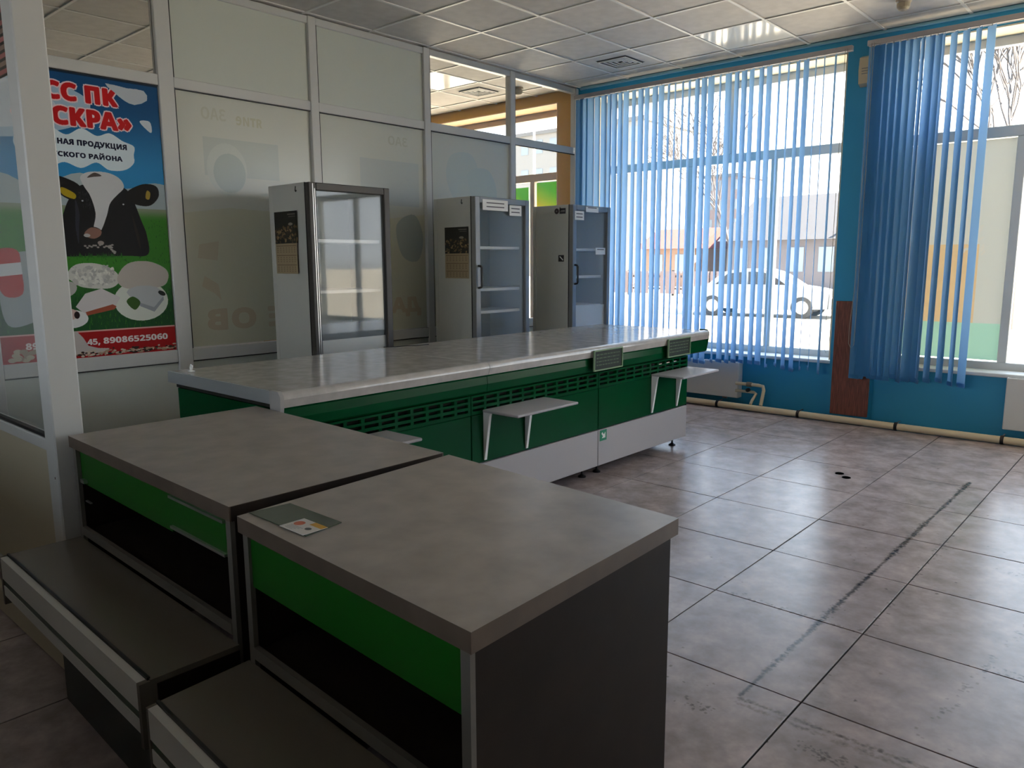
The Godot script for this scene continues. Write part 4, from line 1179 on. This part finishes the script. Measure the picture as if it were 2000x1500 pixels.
# ------------------------------------------------------------------ pipes, radiators and fittings on the window wall
func wall_fittings() -> void:
	var labels := ["white convector radiator under the left window behind the counter end", "white convector radiator under the right window at the picture edge"]
	var xs := [[-4.35, -3.17], [-1.01, 0.2]]
	for k in 2:
		var x0: float = xs[k][0]
		var x1: float = xs[k][1]
		var y0: float = [0.095, 0.10][k]
		var y1: float = [0.44, 0.50][k]
		var r := thing("radiator", labels[k], "radiator", Vector3((x0 + x1) * 0.5, 0, -6.84), "radiators under the windows")
		var h := (x1 - x0) * 0.5
		span(r, "front_cover", Vector3(-h, y0, 0.028), Vector3(h, y1, 0.04), M.white, 0.005)
		span(r, "side_cover", Vector3(-h, y0, -0.05), Vector3(-h + 0.008, y1, 0.028), M.white, 0.002)
		span(r, "side_cover", Vector3(h - 0.008, y0, -0.05), Vector3(h, y1, 0.028), M.white, 0.002)
		var bars := []
		for j in 30:
			var x := lerpf(-h + 0.01, h - 0.02, j / 29.0)
			bars.append([Vector3(x, y1 - 0.012, -0.05), Vector3(x + 0.01, y1 - 0.004, 0.028)])
		part(r, "top_grille", boxes(bars, 0.0), M.white)
		part(r, "heating_tube", boxes([[Vector3(-h + 0.01, y0 + 0.06, -0.03), Vector3(h - 0.01, y0 + 0.10, 0.0)], [Vector3(-h + 0.01, y0 + 0.20, -0.03), Vector3(h - 0.01, y0 + 0.24, 0.0)]], 0.008), M.alu)
		part(r, "wall_bracket", boxes([[Vector3(-h + 0.15, y0 - 0.03, -0.058), Vector3(-h + 0.20, y1 - 0.05, -0.05)], [Vector3(h - 0.20, y0 - 0.03, -0.058), Vector3(h - 0.15, y1 - 0.05, -0.05)]], 0.0), M.alu)
	var hp := thing("heating_pipe", "long cream heating pipe along the floor below the windows", "pipe", Vector3(0, 0.034, -6.72))
	part(hp, "pipe", tube(PackedVector3Array([Vector3(-5.0, 0, 0), Vector3(-3.2, 0.002, 0), Vector3(-1.5, -0.002, 0), Vector3(0.5, 0, 0), Vector3(4.55, 0, 0)]), 0.028, 14), M.cream_pipe)
	for x in [-3.33, -2.55, -1.74, -0.99, 0.3]:
		part(hp, "coupling", tube(PackedVector3Array([Vector3(x - 0.012, 0, 0), Vector3(x + 0.012, 0, 0)]), 0.034, 14), mat(Color(0.16, 0.12, 0.10), 0.6))
		span(hp, "clamp", Vector3(x - 0.005, 0.024, -0.10), Vector3(x + 0.005, 0.03, 0.0), M.alu, 0.0)
	var bp := thing("radiator_pipework", "pair of bent cream pipes joining the left radiator to the floor pipe", "pipe", Vector3(-3.17, 0, -6.80))
	part(bp, "upper_pipe", tube(PackedVector3Array([Vector3(-0.02, 0.24, 0), Vector3(0.20, 0.24, 0), Vector3(0.25, 0.235, 0.005), Vector3(0.265, 0.20, 0.02), Vector3(0.265, 0.10, 0.06), Vector3(0.265, 0.066, 0.073)]), 0.016, 10), M.cream_pipe)
	part(bp, "lower_pipe", tube(PackedVector3Array([Vector3(-0.02, 0.17, 0), Vector3(0.16, 0.17, 0), Vector3(0.19, 0.16, 0.01), Vector3(0.17, 0.10, 0.05), Vector3(0.165, 0.066, 0.073)]), 0.014, 10), M.cream_pipe)
	part(bp, "valve", tube(PackedVector3Array([Vector3(0.09, 0.24, 0), Vector3(0.14, 0.24, 0)]), 0.023, 10), mat(Color(0.55, 0.5, 0.42), 0.4))
	part(bp, "valve_knob", lathe(PackedVector2Array([Vector2(0.018, 0), Vector2(0.018, 0.03), Vector2(0.010, 0.036), Vector2(0, 0.036)]), 12), M.dark, Vector3(0.115, 0.19, 0.012), Vector3(PI / 2, 0, 0))
	var pk := thing("wood_panel", "dark brown wood panel on the lower part of the blue column", "panel", Vector3(-2.145, 0, -6.80))
	span(pk, "board", Vector3(-0.155, 0.065, 0.002), Vector3(0.155, 1.045, 0.022), M.wood, 0.003)
	var sb := thing("alarm_sounder", "small cream alarm box high on the blue column between the blinds", "alarm box", Vector3(-2.165, 2.9, -6.80))
	part(sb, "housing", prism(PackedVector2Array([Vector2(0, -0.12), Vector2(0.05, -0.10), Vector2(0.065, 0), Vector2(0.05, 0.10), Vector2(0, 0.12)]), func(q): return Vector3(-0.055, q.y, q.x + 0.001), func(q): return Vector3(0.055, q.y, q.x + 0.001)), mat(Color(0.80, 0.74, 0.62), 0.5))
	part(sb, "sounder_grille", boxes([[Vector3(-0.03, -0.03, 0.06), Vector3(0.03, -0.024, 0.068)], [Vector3(-0.03, -0.01, 0.062), Vector3(0.03, -0.004, 0.069)], [Vector3(-0.03, 0.01, 0.062), Vector3(0.03, 0.016, 0.069)]], 0.001), M.alu)
	for k in 2:
		var d := thing("floor_plug", ["black round plug in the floor, the one nearer the windows", "black round plug in the floor, the one nearer the camera"][k], "plug", [Vector3(-1.638, 0.0005, -5.09), Vector3(-1.572, 0.0005, -5.02)][k], "black floor plugs")
		part(d, "disc", lathe(PackedVector2Array([Vector2(0.028, 0), Vector2(0.026, 0.003), Vector2(0.018, 0.004), Vector2(0, 0.003)]), 18), M.rubber)
	# printed film on the right window and coloured posters in the neighbouring window
	var im := canvas(256, 400, Color(0.74, 0.74, 0.71))
	im.fill_rect(Rect2i(0, 186, 190, 150), Color(0.80, 0.69, 0.53))
	im.fill_rect(Rect2i(0, 332, 256, 68), Color(0.62, 0.77, 0.70))
	for i in 26:
		fill_poly(im, oval(Vector2(rng.randf_range(150, 200), rng.randf_range(140, 205)), Vector2(rng.randf_range(3, 10), 2.5), rng.randf() * PI, 8), Color(0.76, 0.74, 0.70))
	var fm := picture(im, 0.6)
	fm.backlight_enabled = true
	fm.backlight = Color(0.62, 0.62, 0.60)
	var wfm := thing("window_film", "white, beige and mint printed film over the lower pane of the right window", "window film", Vector3(-1.88, 0, -7.105))
	part(wfm, "film", sheet(Vector3(0, 2.31, 0), Vector3(0.745, 0, 0), Vector3(0, -1.72, 0)), fm)
	for k in 2:
		var g := canvas(96, 128, Color(0.42, 0.72, 0.20))
		for y in 128:
			for x in range(0, 96, 4):
				g.fill_rect(Rect2i(x, y, 4, 1), Color(0.38, 0.72, 0.18).lerp(Color(0.92, 0.80, 0.12), clampf((y - 12 + (48 - x) * 0.3) / 40.0, 0, 1)))
		var gm := picture(g, 0.6)
		gm.backlight_enabled = true
		gm.backlight = Color(0.45, 0.5, 0.2)
		var gp := thing("window_poster", ["green and yellow poster on the neighbouring window, the narrower left one", "green and yellow poster on the neighbouring window, the wider right one"][k], "poster", [Vector3(-6.33, 0, -7.10), Vector3(-5.905, 0, -7.10)][k], "green window posters")
		part(gp, "printed_sheet", sheet(Vector3(0, 2.26 if k == 0 else 2.30, 0), Vector3(0.30 if k == 0 else 0.42, 0, 0), Vector3(0, -0.9, 0)), gm)

func ceiling_fittings() -> void:
	for k in 2:
		var at: Vector3 = [Vector3(-2.95, CEIL, -6.185), Vector3(-5.95, CEIL, -5.575)][k]
		var l := thing("ceiling_light", ["unlit square glossy ceiling light near the blue window wall", "unlit square glossy ceiling light in the neighbouring room"][k], "ceiling light", at, "unlit ceiling lights")
		part(l, "diffuser", bx(Vector3(0.575, 0.006, 0.585), 0.001), M.acrylic, Vector3(0, 0.004, 0))
		part(l, "housing", boxes([[Vector3(-0.295, 0.008, -0.30), Vector3(0.295, 0.04, 0.30)]], 0.002), M.bar)
	for k in 2:
		var at: Vector3 = [Vector3(-4.15, CEIL, -6.185), Vector3(-5.95, CEIL, -6.185)][k]
		var v := thing("air_vent", ["square louvred air vent in the shop ceiling near the windows", "square louvred air vent in the neighbouring room's ceiling"][k], "air vent", at, "ceiling air vents")
		for r in 4:
			var a := 0.15 - r * 0.036
			var b := a - 0.012
			part(v, "louvre", boxes([[Vector3(-a, -0.012 + r * 0.003, -a), Vector3(a, -0.004 + r * 0.003, -b)], [Vector3(-a, -0.012 + r * 0.003, b), Vector3(a, -0.004 + r * 0.003, a)], [Vector3(-a, -0.012 + r * 0.003, -b), Vector3(-b, -0.004 + r * 0.003, b)], [Vector3(b, -0.012 + r * 0.003, -b), Vector3(a, -0.004 + r * 0.003, b)]], 0.001), M.bar)
		part(v, "duct", boxes([[Vector3(-0.16, 0.0, -0.16), Vector3(-0.155, 0.095, 0.16)], [Vector3(0.155, 0.0, -0.16), Vector3(0.16, 0.095, 0.16)], [Vector3(-0.155, 0.0, -0.16), Vector3(0.155, 0.095, -0.155)], [Vector3(-0.155, 0.0, 0.155), Vector3(0.155, 0.095, 0.16)], [Vector3(-0.155, 0.09, -0.155), Vector3(0.155, 0.095, 0.155)]], 0.0), M.alu)
	for k in 2:
		var at: Vector3 = [Vector3(-5.53, CEIL, -6.35), Vector3(-1.74, CEIL, -6.12)][k]
		var d := thing("smoke_detector", ["small domed smoke detector above the ochre bulkhead", "small domed smoke detector on the ceiling by the right blind"][k], "smoke detector", at, "smoke detectors")
		part(d, "base", lathe(PackedVector2Array([Vector2(0.05, 0.006), Vector2(0.052, -0.012), Vector2(0.044, -0.02)]), 18), mat(Color(0.62, 0.58, 0.5), 0.5))
		part(d, "dome", lathe(PackedVector2Array([Vector2(0.044, -0.02), Vector2(0.042, -0.05), Vector2(0.03, -0.066), Vector2(0.014, -0.072), Vector2(0, -0.073)]), 18), mat(Color(0.62, 0.58, 0.5), 0.5))

# ------------------------------------------------------------------ what stands outside
func house(called: String, label: String, c: Vector3, size: Vector3, wallm: Material, roofm: Material, roof_h: float, cols: int, rows: int) -> Node3D:
	var h := thing(called, label, "building", c)
	span(h, "wall", Vector3(-size.x / 2, 0, -size.z), Vector3(size.x / 2, size.y, 0), wallm, 0.0)
	if roof_h > 0.0:
		var o := PackedVector2Array([Vector2(0.6, size.y), Vector2(-size.z - 0.6, size.y), Vector2(-size.z / 2, size.y + roof_h)])
		part(h, "roof", prism(o, func(q): return Vector3(-size.x / 2 - 0.5, q.y, q.x), func(q): return Vector3(size.x / 2 + 0.5, q.y, q.x)), roofm)
	else:
		span(h, "roof", Vector3(-size.x / 2 - 0.2, size.y, -size.z - 0.2), Vector3(size.x / 2 + 0.2, size.y + 0.4, 0.2), roofm, 0.0)
	for i in cols:
		for j in rows:
			var x := -size.x / 2 + size.x * (i + 0.5) / cols
			var y := size.y * (j + 0.35) / rows
			var ww := minf(size.x / cols * 0.5, 1.6)
			var hh := minf(size.y / rows * 0.5, 1.5)
			span(h, "window", Vector3(x - ww / 2, y, 0.0), Vector3(x + ww / 2, y + hh, 0.05), mat(Color(0.42, 0.46, 0.50), 0.15), 0.0)
	return h

func outside() -> void:
	var gd := span(self, "ground", Vector3(-160, -0.6, -260), Vector3(160, -0.3, -7.2), mat(Color(0.56, 0.54, 0.50), 0.9), 0.0)
	struct(gd, "pale sunlit yard and street outside the windows")
	var ea := span(self, "roof_eaves", Vector3(-12, 3.3, -7.55), Vector3(5.0, 3.6, 5.8), M.plaster, 0.0)
	struct(ea, "roof slab over the shop with a short eave")
	house("brick_house", "small cream house with red roof seen through the left slats", Vector3(-26.7, -0.3, -46), Vector3(3.8, 2.5, 5), mat(Color(0.48, 0.38, 0.30), 0.9), mat(Color(0.34, 0.12, 0.09), 0.9), 1.4, 2, 1)
	house("tall_block", "tall pinkish block of flats far behind the wide blind", Vector3(-47.6, -0.3, -95), Vector3(5.0, 12.4, 8), mat(Color(0.42, 0.37, 0.37), 0.9), mat(Color(0.3, 0.3, 0.3), 0.9), 0.0, 3, 5)
	var gb := house("grey_hall", "long grey hall with dark pitched roof behind the parked car", Vector3(-17.2, -0.3, -46), Vector3(10.5, 2.9, 10), mat(Color(0.34, 0.32, 0.33), 0.9), mat(Color(0.12, 0.125, 0.15), 1.0), 3.0, 6, 1)
	for s in [-1.0, 1.0]:
		part(gb, "gable_brace", tube(PackedVector3Array([Vector3(2.4 + s * 0.7, 3.4, 0.5), Vector3(2.4 - s * 0.7, 4.8, -2.4)]), 0.07, 6), M.white)
	var ab := house("apartment_building", "white apartment building seen through the neighbouring room", Vector3(-60, -0.3, -70), Vector3(32, 16.0, 12), mat(Color(0.46, 0.455, 0.445), 0.9), mat(Color(0.35, 0.35, 0.35), 0.9), 0.0, 15, 5)
	var fe := thing("garden_fence", "dark slatted fence in front of the red roofed house", "fence", Vector3(-20.5, -0.3, -33.5))
	for k in 26:
		span(fe, "slat", Vector3(-3.9 + k * 0.3, 0.1, 0), Vector3(-3.9 + k * 0.3 + 0.22, 1.2, 0.03), mat(Color(0.40, 0.34, 0.33), 0.9), 0.0)
	span(fe, "rail", Vector3(-3.9, 0.3, -0.06), Vector3(3.9, 0.4, 0), M.carcass, 0.0)
	span(fe, "rail", Vector3(-3.9, 0.9, -0.06), Vector3(3.9, 1.0, 0), M.carcass, 0.0)
	for k in 4: span(fe, "post", Vector3(-3.9 + k * 2.55, 0, -0.14), Vector3(-3.78 + k * 2.55, 1.25, -0.06), M.carcass, 0.0)
	car()
	for t in [["birch_tree", "bare birch tree against the sky in the right window", Vector3(-3.3, -0.3, -22), 8.4, 3], ["bare_tree", "bare leafless tree behind the left part of the blind", Vector3(-19.5, -0.3, -40), 9.0, 5]]:
		var o := thing(t[0], t[1], "tree", t[2])
		rng.seed = t[4]
		var trunk := begin()
		var twig := begin()
		grow(trunk, twig, Vector3.ZERO, Vector3.UP, t[3] * 0.30, 0.10, 0)
		var bark := mat(Color(0.24, 0.22, 0.22), 0.9)
		part(o, "trunk", trunk.commit(), bark)
		part(o, "twigs", twig.commit(), bark)
	var lp := thing("lamp_post", "thin street lamp post standing before the apartment building", "lamp post", Vector3(-38.5, -0.3, -46))
	part(lp, "pole", tube(PackedVector3Array([Vector3.ZERO, Vector3(0, 11.6, 0)]), 0.10, 8), M.alu)
	part(lp, "arm", tube(PackedVector3Array([Vector3(0, 11.5, 0), Vector3(0.4, 11.9, 0), Vector3(1.3, 12.0, 0)]), 0.05, 6), M.alu)

func grow(trunk: SurfaceTool, twig: SurfaceTool, at: Vector3, dir: Vector3, length: float, r: float, depth: int) -> void:
	var end := at + dir * length
	var mid := at + dir * length * 0.5 + Vector3(rng.randf_range(-1, 1), 0, rng.randf_range(-1, 1)) * length * 0.05
	add_tube(trunk if depth < 2 else twig, PackedVector3Array([at, mid, end]), maxf(r, 0.02), 6 if depth < 2 else 4, false, maxf(r * 0.66, 0.018))
	if depth >= 6: return
	var n := 2 if depth > 0 else 3
	if depth > 0 and rng.randf() < 0.45: n = 3
	for i in n:
		var az := rng.randf() * TAU
		var sp := rng.randf_range(0.18, 0.62)
		var d := (dir + Vector3(cos(az), 0.1, sin(az)) * sp).normalized()
		grow(trunk, twig, at.lerp(end, rng.randf_range(0.75, 1.0)) if i > 0 else end, d, length * rng.randf_range(0.68, 0.86), r * 0.62, depth + 1)

func car() -> void:
	var c := thing("parked_car", "white parked saloon car seen through the blue slats", "car", Vector3(-10.0, -0.3, -23.0), "", 0.12)
	var paint := mat(Color(0.44, 0.46, 0.48), 0.25)
	var body := smooth(PackedVector2Array([Vector2(-2.15, 0.28), Vector2(-2.2, 0.62), Vector2(-2.05, 0.86), Vector2(-1.5, 0.94), Vector2(-1.0, 0.98), Vector2(0.2, 0.98), Vector2(1.0, 0.95), Vector2(1.9, 0.80), Vector2(2.15, 0.62), Vector2(2.18, 0.30)]), 3)
	part(c, "body", prism(body, func(q): return Vector3(q.x, q.y, -0.85), func(q): return Vector3(q.x, q.y, 0.85)), paint)
	var cab := PackedVector2Array([Vector2(-1.62, 0.93), Vector2(-1.02, 1.36), Vector2(-0.6, 1.44), Vector2(0.15, 1.43), Vector2(0.5, 1.33), Vector2(1.15, 0.93)])
	part(c, "cabin", prism(cab, func(q): return Vector3(q.x, q.y, -0.68), func(q): return Vector3(q.x, q.y, 0.68)), paint)
	var gl := mat(Color(0.10, 0.11, 0.13), 0.1)
	for w in [[Vector2(-1.30, 0.98), Vector2(-0.92, 1.30), Vector2(-0.36, 1.36), Vector2(-0.36, 0.98)], [Vector2(-0.28, 0.98), Vector2(-0.28, 1.36), Vector2(0.12, 1.35), Vector2(0.40, 1.27), Vector2(0.84, 0.98)]]:
		part(c, "side_window", prism(PackedVector2Array(w), func(q): return Vector3(q.x, q.y, 0.68), func(q): return Vector3(q.x, q.y, 0.69)), gl)
	for x in [-1.32, 1.36]:
		for z in [-0.74, 0.74]:
			var wh := part(c, "wheel", lathe(PackedVector2Array([Vector2(0.20, -0.11), Vector2(0.31, -0.10), Vector2(0.325, -0.06), Vector2(0.325, 0.06), Vector2(0.31, 0.10), Vector2(0.20, 0.11)]), 20), mat(Color(0.05, 0.05, 0.05), 0.8), Vector3(x, 0.325, z * 1.02), Vector3(PI / 2, 0, 0))
			part(wh, "rim", lathe(PackedVector2Array([Vector2(0.0, 0.115), Vector2(0.08, 0.115), Vector2(0.20, 0.10), Vector2(0.20, -0.10), Vector2(0.08, -0.115), Vector2(0, -0.115)]), 12), M.alu)
	span(c, "bumper", Vector3(2.05, 0.30, -0.80), Vector3(2.24, 0.52, 0.80), paint, 0.05)
	span(c, "bumper", Vector3(-2.26, 0.30, -0.80), Vector3(-2.08, 0.52, 0.80), paint, 0.05)
	for z in [-0.6, 0.6]:
		span(c, "headlight", Vector3(2.0, 0.58, z - 0.16), Vector3(2.16, 0.70, z + 0.16), M.white, 0.03)
